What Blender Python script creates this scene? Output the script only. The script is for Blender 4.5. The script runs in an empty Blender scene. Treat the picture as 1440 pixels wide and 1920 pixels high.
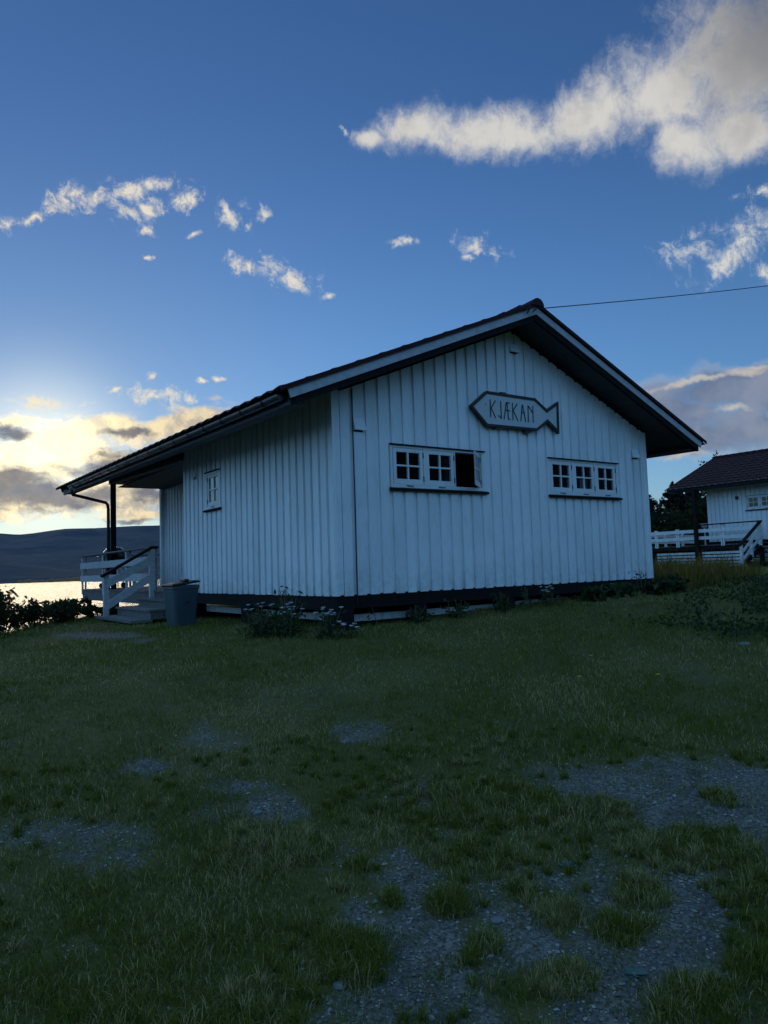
import bpy, math, random
import numpy as np
from mathutils import Vector, Matrix
R_ = math.radians
random.seed(7); rng = np.random.default_rng(11)
SC = bpy.context.scene
COL = SC.collection
# ------------------------------------------------------------------ tuning
EXPOSURE = 0.0
SKY_TINT = (.69, .87, 1.24)
SKY_SAT = 1.06
GLOW_COL = (.6, .5, .2)
SKY_FILL = (1.35, 3.1, 5.2)
SKY_FILL_R = (-.52, .15)
SUN_E, SUN_ANG = .25, R_(14)
WAVE = .25
NGRASS = 1200000
HAZE = 2.5e-5
# ------------------------------------------------------------------ camera
F_, YAW, PITCH, ROLL = 1365.14, .6186, .0758, .0329
CAM = np.array([-4.6594, -7.5964, .3347])
fw = np.array([math.sin(YAW)*math.cos(PITCH), math.cos(YAW)*math.cos(PITCH), math.sin(PITCH)])
r0 = np.array([math.cos(YAW), -math.sin(YAW), 0]); u0 = np.cross(r0, fw)
cr, sr = math.cos(ROLL), math.sin(ROLL)
cR = cr*r0 - sr*u0; cU = sr*r0 + cr*u0
cam_d = bpy.data.cameras.new('camera'); cam_o = bpy.data.objects.new('camera', cam_d); COL.objects.link(cam_o)
M = Matrix.Identity(4)
for i in range(3):
    M[i][0] = cR[i]; M[i][1] = cU[i]; M[i][2] = -fw[i]; M[i][3] = CAM[i]
cam_o.matrix_world = M
cam_d.sensor_fit = 'VERTICAL'; cam_d.sensor_height = 36; cam_d.sensor_width = 27
cam_d.lens = F_/1920*36; cam_d.clip_start = .05; cam_d.clip_end = 20000
SC.camera = cam_o
# ------------------------------------------------------------------ exposure
SC.view_settings.view_transform = 'Standard'; SC.view_settings.look = 'None'
SC.view_settings.exposure = EXPOSURE; SC.view_settings.gamma = 1
SC.render.resolution_x = 768; SC.render.resolution_y = 1024
SC.cycles.max_bounces = 6; SC.cycles.transparent_max_bounces = 12; SC.cycles.volume_bounces = 0
SUN_AZ, SUN_EL = R_(10.3), R_(8.6)       # azimuth from +Y towards +X
sun_dir = Vector((math.sin(SUN_AZ)*math.cos(SUN_EL), math.cos(SUN_AZ)*math.cos(SUN_EL), math.sin(SUN_EL)))
# ------------------------------------------------------------------ world
W = bpy.data.worlds.new('World'); SC.world = W; W.use_nodes = True
nt = W.node_tree; nt.nodes.clear()
class G:
    """small helper for writing node maths"""
    def __init__(s, t): s.t = t
    def n(s, typ, **kw):
        x = s.t.nodes.new(typ)
        for k, v in kw.items(): setattr(x, k, v)
        return x
    def link(s, a, b): s.t.links.new(a, b)
    def put(s, sock, v):
        if isinstance(v, bpy.types.NodeSocket): s.link(v, sock)
        else: sock.default_value = v
    def m(s, op, a, b=None, c=None, clamp=False):
        x = s.n('ShaderNodeMath', operation=op, use_clamp=clamp)
        s.put(x.inputs[0], a)
        if b is not None: s.put(x.inputs[1], b)
        if c is not None: s.put(x.inputs[2], c)
        return x.outputs[0]
    def vm(s, op, a, b=None):
        x = s.n('ShaderNodeVectorMath', operation=op); s.put(x.inputs[0], a)
        if b is not None: s.put(x.inputs[1], b)
        return x.outputs['Value'] if op in ('LENGTH', 'DOT_PRODUCT') else x.outputs[0]
    def ss(s, v, lo, hi, a=0., b=1.):
        x = s.n('ShaderNodeMapRange', interpolation_type='SMOOTHSTEP')
        s.put(x.inputs[0], v); s.put(x.inputs[1], lo); s.put(x.inputs[2], hi); s.put(x.inputs[3], a); s.put(x.inputs[4], b)
        return x.outputs[0]
    def noise(s, vec, scale, detail=3., rough=.5, dist=0., dim='3D', out=0):
        x = s.n('ShaderNodeTexNoise', noise_dimensions=dim)
        if vec is not None: s.link(vec, x.inputs['Vector'])
        x.inputs['Scale'].default_value = scale; x.inputs['Detail'].default_value = detail
        x.inputs['Roughness'].default_value = rough; x.inputs['Distortion'].default_value = dist
        return x.outputs[out]
    def mix(s, f, a, b, mode='MIX'):
        x = s.n('ShaderNodeMix', data_type='RGBA', blend_type=mode)
        s.put(x.inputs[0], f)
        for k, v in ((6, a), (7, b)):
            if isinstance(v, bpy.types.NodeSocket): s.link(v, x.inputs[k])
            else: x.inputs[k].default_value = (*v[:3], 1)
        return x.outputs[2]
g = G(nt)
sky = g.n('ShaderNodeTexSky', sky_type='NISHITA', sun_disc=False)
sky.sun_elevation = SUN_EL; sky.sun_rotation = SUN_AZ; sky.altitude = 50; sky.air_density = 1.0; sky.dust_density = .15; sky.ozone_density = 2.0
tc = g.n('ShaderNodeTexCoord'); D = g.vm('NORMALIZE', tc.outputs['Generated'])
sx = g.n('ShaderNodeSeparateXYZ'); g.link(D, sx.inputs[0])
az = g.m('ARCTAN2', sx.outputs[0], sx.outputs[1]); el = g.m('ARCSINE', sx.outputs[2])
cb = g.n('ShaderNodeCombineXYZ'); g.link(az, cb.inputs[0]); g.link(el, cb.inputs[1]); P0 = cb.outputs[0]
BIG =[(1.1175,0.5605,0.1247,0.0873,2.698,1.00),(1.0218,0.5525,0.1078,0.0603,3.102,1.00),(0.9262,0.5518,0.1023,0.0451,-3.135,1.00),(0.7952,0.5471,0.1512,0.0343,3.075,1.00),(0.6864,0.5609,0.0722,0.0309,3.140,1.00),(0.6225,0.5509,0.0335,0.0163,-3.060,1.00),(1.0401,0.4946,0.0717,0.0438,2.847,1.00),(1.1029,0.4955,0.0620,0.0369,2.805,1.00),]
CORE =[(1.1612,0.5828,0.1445,0.1042,2.912,1.00),]
WISP =[(0.1656,0.4352,0.0480,0.0095,-2.750,1.00),(0.2223,0.4633,0.0402,0.0146,-2.729,1.00),(0.2820,0.4813,0.0652,0.0139,-2.964,1.00),(0.3233,0.4887,0.0350,0.0106,-3.033,1.00),(0.3668,0.4746,0.0301,0.0180,-3.013,1.00),(0.2921,0.4599,0.0411,0.0143,-3.021,1.00),(0.2987,0.4413,0.0165,0.0061,-3.027,1.00),(0.4285,0.4582,0.0279,0.0198,-3.022,1.00),(0.4647,0.4647,0.0120,0.0110,-2.739,1.00),(0.4324,0.4001,0.0248,0.0142,-3.074,1.00),(0.4654,0.4025,0.0332,0.0117,-3.108,1.00),(0.5005,0.3854,0.0364,0.0202,2.914,1.00),(0.3005,0.4132,0.0137,0.0049,-3.036,1.00),(0.5519,0.3602,0.0090,0.0054,-3.136,1.00),(0.6613,0.4268,0.0272,0.0065,3.097,1.00),(0.7597,0.4142,0.0416,0.0154,2.984,1.00),(0.7411,0.3987,0.0149,0.0052,3.065,1.00),(1.0413,0.3802,0.0489,0.0188,-3.004,1.00),(1.0838,0.3641,0.0549,0.0240,-2.855,1.00),(1.1182,0.3837,0.0455,0.0265,-3.071,1.00),(1.1210,0.4209,0.0227,0.0106,-3.073,1.00),(1.1234,0.3336,0.0157,0.0115,1.658,1.00),(0.3106,0.2488,0.0108,0.0061,-3.075,1.00),(0.1755,0.2195,0.0457,0.0110,-3.072,1.00),(0.3105,0.2298,0.0415,0.0151,2.971,1.00),(0.3619,0.2259,0.0092,0.0089,-2.394,1.00),(0.2659,0.2393,0.0066,0.0040,-3.057,1.00),(0.3762,0.2505,0.0098,0.0041,-3.106,1.00),(0.3960,0.2530,0.0099,0.0042,-3.111,1.00),(0.5791,0.5562,0.0092,0.0069,-3.106,1.00),(0.3718,0.4307,0.0158,0.0056,-2.777,1.00),]
LOW =[(0.3408,0.1941,0.0896,0.0276,-2.942,1.00),(0.2475,0.1914,0.0709,0.0243,-3.098,1.00),(0.1427,0.1915,0.0353,0.0103,-3.077,1.00),(0.2032,0.1563,0.1176,0.0400,-3.106,1.00),(0.2864,0.1377,0.0857,0.0345,-3.126,1.00),(0.2730,0.0997,0.1106,0.0276,-3.141,1.00),(0.1728,0.0892,0.1018,0.0225,-3.136,1.00),(0.2926,0.0789,0.0593,0.0153,3.133,1.00),(0.1430,0.1345,0.0468,0.0325,-3.086,1.00),]
DARK =[(0.1428,0.1767,0.0411,0.0142,-3.083,1.00),(0.2538,0.1420,0.0710,0.0177,-3.066,1.00),(0.1668,0.1010,0.1369,0.0264,3.095,1.00),(0.1431,0.1215,0.0701,0.0156,-3.116,1.00),(0.2472,0.1065,0.0703,0.0205,-3.135,1.00),(0.2867,0.1825,0.0398,0.0082,-3.113,1.00),(0.3127,0.1031,0.0602,0.0126,3.140,1.00),(0.2795,0.0769,0.0392,0.0055,3.134,1.00),]
RIGHT =[(1.0733,0.2101,0.1136,0.0299,-3.109,1.00),(1.0097,0.1862,0.0767,0.0305,2.931,1.00),(1.0995,0.1561,0.0702,0.0258,3.018,1.00),(1.0203,0.1515,0.1067,0.0295,3.041,1.00),(1.1193,0.1922,0.0519,0.0315,2.962,1.00),]
RBRI =[(1.0308,0.2196,0.0748,0.0059,-3.140,1.00),(1.0921,0.2217,0.0353,0.0077,-3.100,1.00),(1.0802,0.1767,0.0237,0.0052,-3.112,1.00),(1.0158,0.1303,0.0347,0.0060,2.995,1.00),(1.1042,0.2263,0.0233,0.0051,3.140,1.00),]

LOW += [(-.12, .13, .22, .05, 0, 1.)]   # unseen cloud added left of view, for side window reflection and wall light

def warp(amount, scale, det=4.):
    v = g.noise(P0, scale, det, .6, out=1)
    v = g.vm('SUBTRACT', v, (.5, .5, .5)); sc = g.n('ShaderNodeVectorMath', operation='SCALE'); g.link(v, sc.inputs[0]); sc.inputs[3].default_value = amount
    return g.vm('ADD', P0, sc.outputs[0])
def field(lst, vec):
    acc = None
    for (cx, cy, rx, ry, th, w) in lst:
        mp = g.n('ShaderNodeMapping', vector_type='TEXTURE'); g.link(vec, mp.inputs['Vector'])
        mp.inputs['Location'].default_value = (cx, cy, 0); mp.inputs['Rotation'].default_value = (0, 0, th); mp.inputs['Scale'].default_value = (rx, ry, 1)
        cut = g.vm('MULTIPLY', mp.outputs[0], (1, 1, 0))
        v = g.m('SUBTRACT', 1., g.vm('LENGTH', cut))
        acc = v if acc is None else g.m('SMOOTH_MAX', acc, v, .25)
    return g.m('MAXIMUM', acc, -2.)
def warp2(a1, s1, a2, s2):
    v1 = g.vm('SUBTRACT', g.noise(P0, s1, 2., .5, out=1), (.5, .5, .5)); v2 = g.vm('SUBTRACT', g.noise(P0, s2, 5., .65, out=1), (.5, .5, .5))
    k1 = g.n('ShaderNodeVectorMath', operation='SCALE'); g.link(v1, k1.inputs[0]); k1.inputs[3].default_value = a1
    k2 = g.n('ShaderNodeVectorMath', operation='SCALE'); g.link(v2, k2.inputs[0]); k2.inputs[3].default_value = a2
    return g.vm('ADD', g.vm('ADD', P0, k1.outputs[0]), k2.outputs[0])
fine = warp2(.045, 9., .022, 34.); mid = warp(.035, 14., 5.)
# torn, slightly streaky fibres
st = g.n('ShaderNodeMapping'); g.link(warp2(.05, 16., .02, 60.), st.inputs['Vector']); st.inputs['Rotation'].default_value = (0, 0, .35); st.inputs['Scale'].default_value = (1.15, .95, 1)
fib = g.noise(st.outputs[0], 40., 8., .70)
big_n = g.noise(fine, 16., 5., .55)
sunv = g.vm('DOT_PRODUCT', D, tuple(sun_dir))
ang = g.m('ARCCOSINE', g.m('MINIMUM', sunv, .99999))
glow1 = g.m('EXPONENT', g.m('MULTIPLY', g.m('POWER', g.m('DIVIDE', ang, .085), 2.), -1.))
glow2 = g.m('EXPONENT', g.m('MULTIPLY', g.m('DIVIDE', ang, .16), -1.))
hor = g.m('EXPONENT', g.m('MULTIPLY', g.m('MAXIMUM', el, 0.), -9.))
# clear sky: Nishita, graded towards the photograph's white balance
base = g.mix(1., sky.outputs[0], SKY_TINT, 'MULTIPLY')
hs = g.n('ShaderNodeHueSaturation'); g.link(base, hs.inputs['Color']); hs.inputs['Saturation'].default_value = SKY_SAT; base = hs.outputs[0]
def addc(c, f, col):
    k = g.n('ShaderNodeVectorMath', operation='SCALE'); k.inputs[0].default_value = col; g.put(k.inputs[3], f)
    return g.vm('ADD', c, k.outputs[0])
base = addc(base, g.m('MULTIPLY', glow2, hor), GLOW_COL)
base = g.mix(g.m('MULTIPLY', glow2, 1.2, clamp=True), base, g.mix(1., base, (.48, .56, .58), 'MULTIPLY'))
base = addc(base, g.ss(el, .62, .12), (.18, .46, .72))
# added sky fill out of view (overhead, behind, left) that lights walls and ground
off = g.ss(g.vm('DOT_PRODUCT', D, (-.82, -.56, .12)), *SKY_FILL_R)
sky_fill_n = g.ss(g.noise(warp(.2, 4., 3.), 3., 5.), .3, .75, .6, 1.3)
base = addc(base, g.m('MULTIPLY', g.m('MULTIPLY', off, sky_fill_n), g.m('SUBTRACT', 1.3, g.m('MULTIPLY', g.m('ABSOLUTE', sx.outputs[2]), .35))), SKY_FILL)
c = base
def over(c, col, a):
    return g.mix(a, c, col)
S = 1/.1
def C3(r, gg, b): return (r*S, gg*S, b*S)
# right-hand stratus
mR = g.m('ADD', field(RIGHT, mid), g.m('MULTIPLY', g.m('SUBTRACT', big_n, .5), 1.6))
rcol = g.mix(g.ss(big_n, .35, .65), C3(.14, .175, .27), C3(.25, .28, .36))
c = over(c, g.mix(g.ss(mR, -.05, .38), C3(.62, .56, .48), rcol), g.ss(mR, -.15, .6, 0., .9))
mRB = g.m('ADD', field(RBRI, fine), g.m('MULTIPLY', g.m('SUBTRACT', fib, .5), 1.2))
c = over(c, C3(.62, .56, .47), g.ss(mRB, -.1, .9, 0., .75))
# low sunlit layer
hs_ = g.n('ShaderNodeMapping'); g.link(warp(.035, 20., 5.), hs_.inputs['Vector']); hs_.inputs['Scale'].default_value = (.55, 1.7, 1)
lown = g.noise(hs_.outputs[0], 24., 7., .6)
mL = g.m('ADD', field(LOW, mid), g.m('MULTIPLY', g.m('SUBTRACT', lown, .46), 2.6))
lit = g.mix(g.m('MULTIPLY', glow2, 1.4, clamp=True), C3(.74, .60, .40), C3(1.15, .93, .50))
shade_n = g.ss(g.noise(warp(.03, 30., 4.), 38., 6., .6), .42, .62)
lit = g.mix(g.m('MULTIPLY', shade_n, .62), lit, C3(.34, .32, .33))
c = over(c, lit, g.ss(mL, -.05, .8, 0., .95))
c = addc(c, g.m('MULTIPLY', glow1, 1.), C3(.8, .70, .45))
mD = g.m('ADD', field(DARK, warp2(.05, 9., .025, 34.)), g.m('MULTIPLY', g.m('SUBTRACT', g.noise(hs_.outputs[0], 17., 6., .62), .5), 2.4))
c = over(c, g.mix(g.ss(fib, .3, .7), C3(.11, .12, .165), C3(.19, .19, .22)), g.ss(mD, -.05, .75, 0., .88))
# high torn cumulus
mW = g.m('ADD', g.m('MULTIPLY', field(WISP, fine), 1.15), g.m('MULTIPLY', g.m('SUBTRACT', fib, .49), 5.2))
wc = g.mix(g.ss(glow2, .0, .25), g.mix(g.ss(mW, .2, 1.6), C3(.42, .50, .62), C3(.72, .70, .64)), C3(1.0, .86, .60))
c = over(c, wc, g.ss(mW, .0, 1.55, 0., .93))
# the big cloud
mB = g.m('ADD', field(BIG, fine), g.m('ADD', g.m('MULTIPLY', g.m('SUBTRACT', fib, .5), .95), g.m('MULTIPLY', g.m('SUBTRACT', big_n, .5), .9)))
core = g.m('ADD', field(CORE, mid), g.m('MULTIPLY', g.m('SUBTRACT', big_n, .5), .5))
bc = g.mix(g.ss(mB, .0, .7), C3(.48, .52, .60), C3(.66, .64, .60))
bc = g.mix(g.ss(core, -.25, .85), bc, C3(.24, .24, .255))
bc = g.mix(g.m('MULTIPLY', g.ss(big_n, .5, .7), .35), bc, C3(.36, .36, .37))
bc = g.mix(g.m('MULTIPLY', g.m('MULTIPLY', g.ss(fib, .38, .62), .3), g.ss(core, .1, -.4)), bc, C3(.72, .70, .65))
c = over(c, bc, g.ss(mB, -.10, .80, 0., .97))
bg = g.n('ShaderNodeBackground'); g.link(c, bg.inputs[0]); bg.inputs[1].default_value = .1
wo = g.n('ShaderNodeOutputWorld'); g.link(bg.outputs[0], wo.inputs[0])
W.cycles.sampling_method = 'MANUAL'; W.cycles.sample_map_resolution = 512
sd = bpy.data.lights.new('sun', 'SUN'); so = bpy.data.objects.new('sun', sd); COL.objects.link(so)
sd.energy = SUN_E; sd.angle = SUN_ANG; sd.color = (1., .80, .52)
so.rotation_euler = (-sun_dir).to_track_quat('-Z', 'Y').to_euler(); so.location = (0, 40, 20)
# ------------------------------------------------------------------ terrain functions
def vnoise(x,y,s,seed=0):
    x=np.asarray(x,float)/s+seed*17.3; y=np.asarray(y,float)/s+seed*9.7
    xi=np.floor(x).astype(np.int64); yi=np.floor(y).astype(np.int64); fx=x-xi; fy=y-yi
    def h(a,b):
        n=(a*374761393+b*668265263+seed*974711)&0xffffffff; n=((n^(n>>13))*1274126177)&0xffffffff
        return ((n^(n>>16))&0xffff)/65535.0
    u=fx*fx*(3-2*fx); v=fy*fy*(3-2*fy)
    return (h(xi,yi)*(1-u)+h(xi+1,yi)*u)*(1-v)+(h(xi,yi+1)*(1-u)+h(xi+1,yi+1)*u)*v
def fbm(x,y,s,seed=0,o=3):
    r=0;a=1;t=0
    for i in range(o): r=r+a*vnoise(x,y,s/2**i,seed+i*5); t+=a; a*=.5
    return r/t
CP=np.array([(-4.66,-7.6,-1.25),(0,0,-.42),(0,2.8,-.44),(-1.1,6.6,-.45),(3.4,0,-.29),(6.4,0,-.19),(-3.1,4,-.56),(24,8,-.12),(25,2,-.08),(34,10,0),(14,4,-.16),(6,-6,-.72),(0,-10,-1.25),(-8,0,-.95),(-9,-9,-1.4),(3,5,-.42),(1,12,-.7),(12,-8,-.6),(-1.5,-2.0,-.66),(40,-20,0),(-30,-30,-2),(30,24,-.1),(-3.3,-5.2,-1.08),(3,-2,-.42)],float)
def _phi(r): return r*r*np.log(r+1e-6)
_n=len(CP); _r=np.hypot(CP[:,None,0]-CP[None,:,0],CP[:,None,1]-CP[None,:,1])
_K=np.zeros((_n+3,_n+3)); _K[:_n,:_n]=_phi(_r)+np.eye(_n)*3.0; _K[:_n,_n]=1; _K[:_n,_n+1:]=CP[:,:2]; _K[_n:,:_n]=_K[:_n,_n:].T
_w=np.linalg.solve(_K,np.concatenate([CP[:,2],[0,0,0]]))
EX=[-3000,-80,-9,-3.6,-1.9,-.7,1,8,20,45,200,3000]; EY=[-3000,-60,-4,3.6,6.9,10,13,16,20,34,90,900]
def bank(x,y): return (y-np.interp(x,EX,EY))*.62
def ground(x,y):
    x=np.asarray(x,float); y=np.asarray(y,float)
    cx=np.clip(x,-30,40); cy=np.clip(y,-30,30)
    z=_w[_n]+_w[_n+1]*cx+_w[_n+2]*cy
    for i in range(_n): z=z+_w[i]*_phi(np.hypot(cx-CP[i,0],cy-CP[i,1]))
    far=np.clip((np.hypot(x,y)-30)/60,0,1); z=z*(1-far)+far*(-.2)
    z=z+(fbm(x,y,1.7,3)-.5)*.07+(vnoise(x,y,.45,8)-.5)*.02
    d=np.clip(bank(x,y)/17,0,1); z=z-6.2*d**1.35*(3-2*d)/1.0*.62-np.clip(bank(x,y)-17,0,100)*.02*(1-far)
    return z-4.5*np.clip((bank(x,y)-7)/16,0,1)
GRAV =[(-2.93,-5.35,0.58,0.46,0.89,1.7),(-2.47,-5.84,0.68,0.47,2.75,1.6),(-1.81,-5.74,0.57,0.38,2.96,1.3),(-2.73,-4.95,0.35,0.21,2.46,0.8),(-2.28,-5.37,0.34,0.17,2.51,0.8),(-2.87,-4.02,0.27,0.21,2.03,1.5),(-2.94,-3.63,0.19,0.11,2.30,0.8),(-3.23,-2.88,0.17,0.10,1.89,0.9),(-1.87,-3.34,0.34,0.25,2.18,0.6),(-1.09,-5.14,0.67,0.40,2.73,1.4),(-0.99,-5.53,0.45,0.25,0.22,1.1),(-3.83,-3.60,0.52,0.15,2.43,0.6),(-3.68,-3.99,0.24,0.13,2.31,0.6),(-3.99,-4.56,0.16,0.10,2.08,0.7),(-2.69,-2.71,0.28,0.18,1.73,0.5),(-1.91,3.03,1.41,0.31,1.86,0.8),(-2.85,-4.63,0.16,0.10,1.10,0.7),(-3.31,-5.55,0.26,0.10,2.46,1.0),(-2.91,-5.87,0.67,0.10,2.49,0.8),(-3.86,-5.13,0.11,0.05,2.35,0.6),(-2.27,-4.74,0.16,0.14,2.85,0.6),(-1.89,-5.40,0.29,0.12,2.55,0.6),]
TUFT =[(-2.71,-5.24,0.13,0.12,2.29,2.0),(-2.87,-5.06,0.09,0.07,0.92,1.2),(-2.80,-5.52,0.08,0.07,0.56,1.8),(-2.91,-5.55,0.05,0.04,0.48,1.3),(-2.72,-5.81,0.13,0.11,3.03,1.2),(-2.05,-5.68,0.17,0.12,0.25,1.2),(-2.44,-5.59,0.13,0.10,2.93,1.1),(-2.34,-5.76,0.15,0.12,3.05,1.1),(-1.71,-5.91,0.22,0.13,3.03,1.4),(-2.13,-6.15,0.16,0.09,0.18,1.8),(-2.47,-6.16,0.19,0.12,2.72,1.2),(-3.24,-5.27,0.19,0.14,1.16,1.6),(-3.09,-4.34,0.32,0.24,1.95,1.8),(-2.04,-4.61,0.50,0.28,2.47,1.3),(-1.67,-5.07,0.26,0.21,3.01,1.2),(-1.61,-5.59,0.37,0.21,2.68,1.2),(-0.98,-5.39,0.14,0.08,0.25,1.6),(-2.87,-4.80,0.10,0.08,1.19,1.0),(-2.56,-4.93,0.08,0.08,0.67,1.2),(-2.40,-5.33,0.08,0.07,3.11,1.0),(-3.58,-5.25,0.13,0.10,1.99,1.5),(-2.35,-5.02,0.15,0.13,2.74,1.0),]
# ------------------------------------------------------------------ object helpers
def tag(o, label=None, cat=None, group=None, kind=None):
    if label: o['label'] = label
    if cat: o['category'] = cat
    if group: o['group'] = group
    if kind: o['kind'] = kind
    return o
def thing(name, loc, label, cat, group=None, rz=0):
    o = bpy.data.objects.new(name, None); COL.objects.link(o); o.empty_display_size = .2
    o.location = loc; o.rotation_euler.z = rz
    return tag(o, label, cat, group)
class MB:
    """collects shapes, builds them as ONE mesh object; 'tone' is a per-face random value"""
    def __init__(s): s.v = []; s.f = []; s.t = []
    def add(s, vs, fs, tone=None):
        b = len(s.v); s.v += [tuple(map(float, p)) for p in vs]
        t = random.random() if tone is None else tone
        for f in fs: s.f.append([b+i for i in f]); s.t.append(t)
    def hexa(s, p, tone=None):        # p: 4 bottom + 4 top, both counter-clockwise seen from above
        s.add(p, [(3,2,1,0),(4,5,6,7),(0,1,5,4),(1,2,6,5),(2,3,7,6),(3,0,4,7)], tone)
    def box(s, x0, x1, y0, y1, z0, z1, tone=None):
        s.hexa([(x0,y0,z0),(x1,y0,z0),(x1,y1,z0),(x0,y1,z0),(x0,y0,z1),(x1,y0,z1),(x1,y1,z1),(x0,y1,z1)], tone)
    def bar(s, a, b, w, h, up=(0,0,1), tone=None):   # beam a->b, w across, h along 'up'
        a = Vector(a); b = Vector(b); d = (b-a).normalized(); u = Vector(up); sd = d.cross(u).normalized(); u = sd.cross(d).normalized()
        p = []
        for hh in (-h/2, h/2):
            for (q, ww) in ((a, -w/2), (a, w/2), (b, w/2), (b, -w/2)): p.append(q+sd*ww+u*hh)
        s.hexa(p, tone)
    def tube(s, pts, rad, n=8, cap=True, tone=None):
        pts = [Vector(p) for p in pts]; k = len(pts); rad = [rad]*k if not hasattr(rad, '__len__') else rad
        vs = []; prev = None
        for i, p in enumerate(pts):
            d = (pts[min(i+1, k-1)]-pts[max(i-1, 0)]).normalized()
            if prev is None: ref = Vector((0,0,1)) if abs(d.z) < .9 else Vector((1,0,0)); x = d.cross(ref).normalized()
            else: x = (prev - d*prev.dot(d)).normalized()
            prev = x; y = d.cross(x)
            for j in range(n):
                a = 2*math.pi*j/n; vs.append(p+(x*math.cos(a)+y*math.sin(a))*rad[i])
        fs = [(i*n+j, i*n+(j+1)%n, (i+1)*n+(j+1)%n, (i+1)*n+j) for i in range(k-1) for j in range(n)]
        if cap: fs += [tuple(range(n))[::-1], tuple((k-1)*n+j for j in range(n))]
        s.add(vs, fs, tone)
    def lathe(s, c, prof, n=24, tone=None):
        vs = []
        for r, z in prof:
            for j in range(n):
                a = 2*math.pi*j/n; vs.append((c[0]+r*math.cos(a), c[1]+r*math.sin(a), c[2]+z))
        s.add(vs, [(i*n+j, i*n+(j+1)%n, (i+1)*n+(j+1)%n, (i+1)*n+j) for i in range(len(prof)-1) for j in range(n)], tone)
    def prism(s, poly, y0, y1, tone=None):   # poly in (x, z), extruded along y
        n = len(poly); vs = [(x, y0, z) for x, z in poly]+[(x, y1, z) for x, z in poly]
        s.add(vs, [tuple(range(n)), tuple(range(2*n-1, n-1, -1))]+[(j, (j+n), (j+1)%n+n, (j+1)%n) for j in range(n)], tone)
    def build(s, name, mat, parent=None, smooth=False, bevel=0):
        me = bpy.data.meshes.new(name); me.from_pydata(s.v, [], s.f)
        at = me.attributes.new('tone', 'FLOAT', 'FACE'); at.data.foreach_set('value', np.array(s.t, dtype=np.float32))
        me.materials.append(mat); me.update()
        import bmesh
        bm = bmesh.new(); bm.from_mesh(me); bmesh.ops.recalc_face_normals(bm, faces=bm.faces[:]); bm.to_mesh(me); bm.free()
        if smooth: me.polygons.foreach_set('use_smooth', [True]*len(me.polygons))
        o = bpy.data.objects.new(name, me); COL.objects.link(o)
        if parent: o.parent = parent
        if bevel:
            b = o.modifiers.new('bevel', 'BEVEL'); b.width = bevel; b.segments = 2; b.limit_method = 'ANGLE'
        return o
def quads(name, V, tone, mat, parent=None, extra=None):
    """V (N,k,3) separate polygons -> one mesh"""
    N, k, _ = V.shape; me = bpy.data.meshes.new(name)
    me.vertices.add(N*k); me.vertices.foreach_set('co', V.reshape(-1).astype(np.float32))
    me.loops.add(N*k); me.loops.foreach_set('vertex_index', np.arange(N*k, dtype=np.int32))
    me.polygons.add(N); me.polygons.foreach_set('loop_start', np.arange(0, N*k, k, dtype=np.int32))
    me.polygons.foreach_set('loop_total', np.full(N, k, dtype=np.int32))
    at = me.attributes.new('tone', 'FLOAT', 'FACE'); at.data.foreach_set('value', tone.astype(np.float32))
    me.materials.append(mat); me.update(calc_edges=True)
    o = bpy.data.objects.new(name, me); COL.objects.link(o)
    if parent: o.parent = parent
    return o
# ------------------------------------------------------------------ materials
def new_mat(name):
    m = bpy.data.materials.new(name); m.use_nodes = True; t = m.node_tree; g = G(t)
    return m, g, t.nodes['Principled BSDF']
def attr(g, name='tone'):
    a = g.n('ShaderNodeAttribute'); a.attribute_name = name; return a.outputs['Fac']
def objc(g, sc=(1,1,1)):
    t = g.n('ShaderNodeTexCoord'); mp = g.n('ShaderNodeMapping'); g.link(t.outputs['Object'], mp.inputs[0]); mp.inputs['Scale'].default_value = sc
    return mp.outputs[0]
def bump(g, b, h, strength=.3, dist=.01):
    x = g.n('ShaderNodeBump'); g.link(h, x.inputs['Height']); x.inputs['Strength'].default_value = strength; x.inputs['Distance'].default_value = dist
    g.link(x.outputs[0], b.inputs['Normal'])
def wood(name, ca, cb, grain=(9, 9, .7), rough=.6, dirt=None, tonev=.12, bs=.25, sc=8):
    m, g, b = new_mat(name); v = objc(g, grain); n = g.noise(v, sc, 6., .6); n2 = g.noise(objc(g), 1.3, 3.)
    c = g.mix(g.ss(n, .3, .7), ca, cb)
    if dirt: c = g.mix(g.m('MULTIPLY', g.ss(g.noise(objc(g, (3, 3, .8)), 3., 7., .7), .5, .72), .55), c, dirt)
    k = g.m('ADD', g.m('MULTIPLY', attr(g), tonev), 1-tonev/2); k = g.m('MULTIPLY', k, g.ss(n2, .2, .8, .93, 1.05))
    c = g.mix(1., c, g.vm('MULTIPLY', k_vec(g, k), (1, 1, 1)), 'MULTIPLY')
    g.link(c, b.inputs['Base Color']); b.inputs['Roughness'].default_value = rough; bump(g, b, n, bs, .004)
    return m
def splash(m, z0=0., z1=.5, col=(.30, .31, .28)):
    t = m.node_tree; g = G(t); b = t.nodes['Principled BSDF']; src = b.inputs['Base Color'].links[0].from_socket
    tc_ = g.n('ShaderNodeTexCoord'); sp = g.n('ShaderNodeSeparateXYZ'); g.link(tc_.outputs['Object'], sp.inputs[0])
    f = g.m('MULTIPLY', g.ss(sp.outputs[2], z0, z1, 1., 0.), g.ss(g.noise(tc_.outputs['Object'], 9., 6., .7), .35, .75, .0, .45)); g.link(g.mix(f, src, col), b.inputs['Base Color'])
def k_vec(g, k):
    x = g.n('ShaderNodeCombineXYZ'); [g.link(k, x.inputs[i]) for i in range(3)]; return x.outputs[0]
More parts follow.
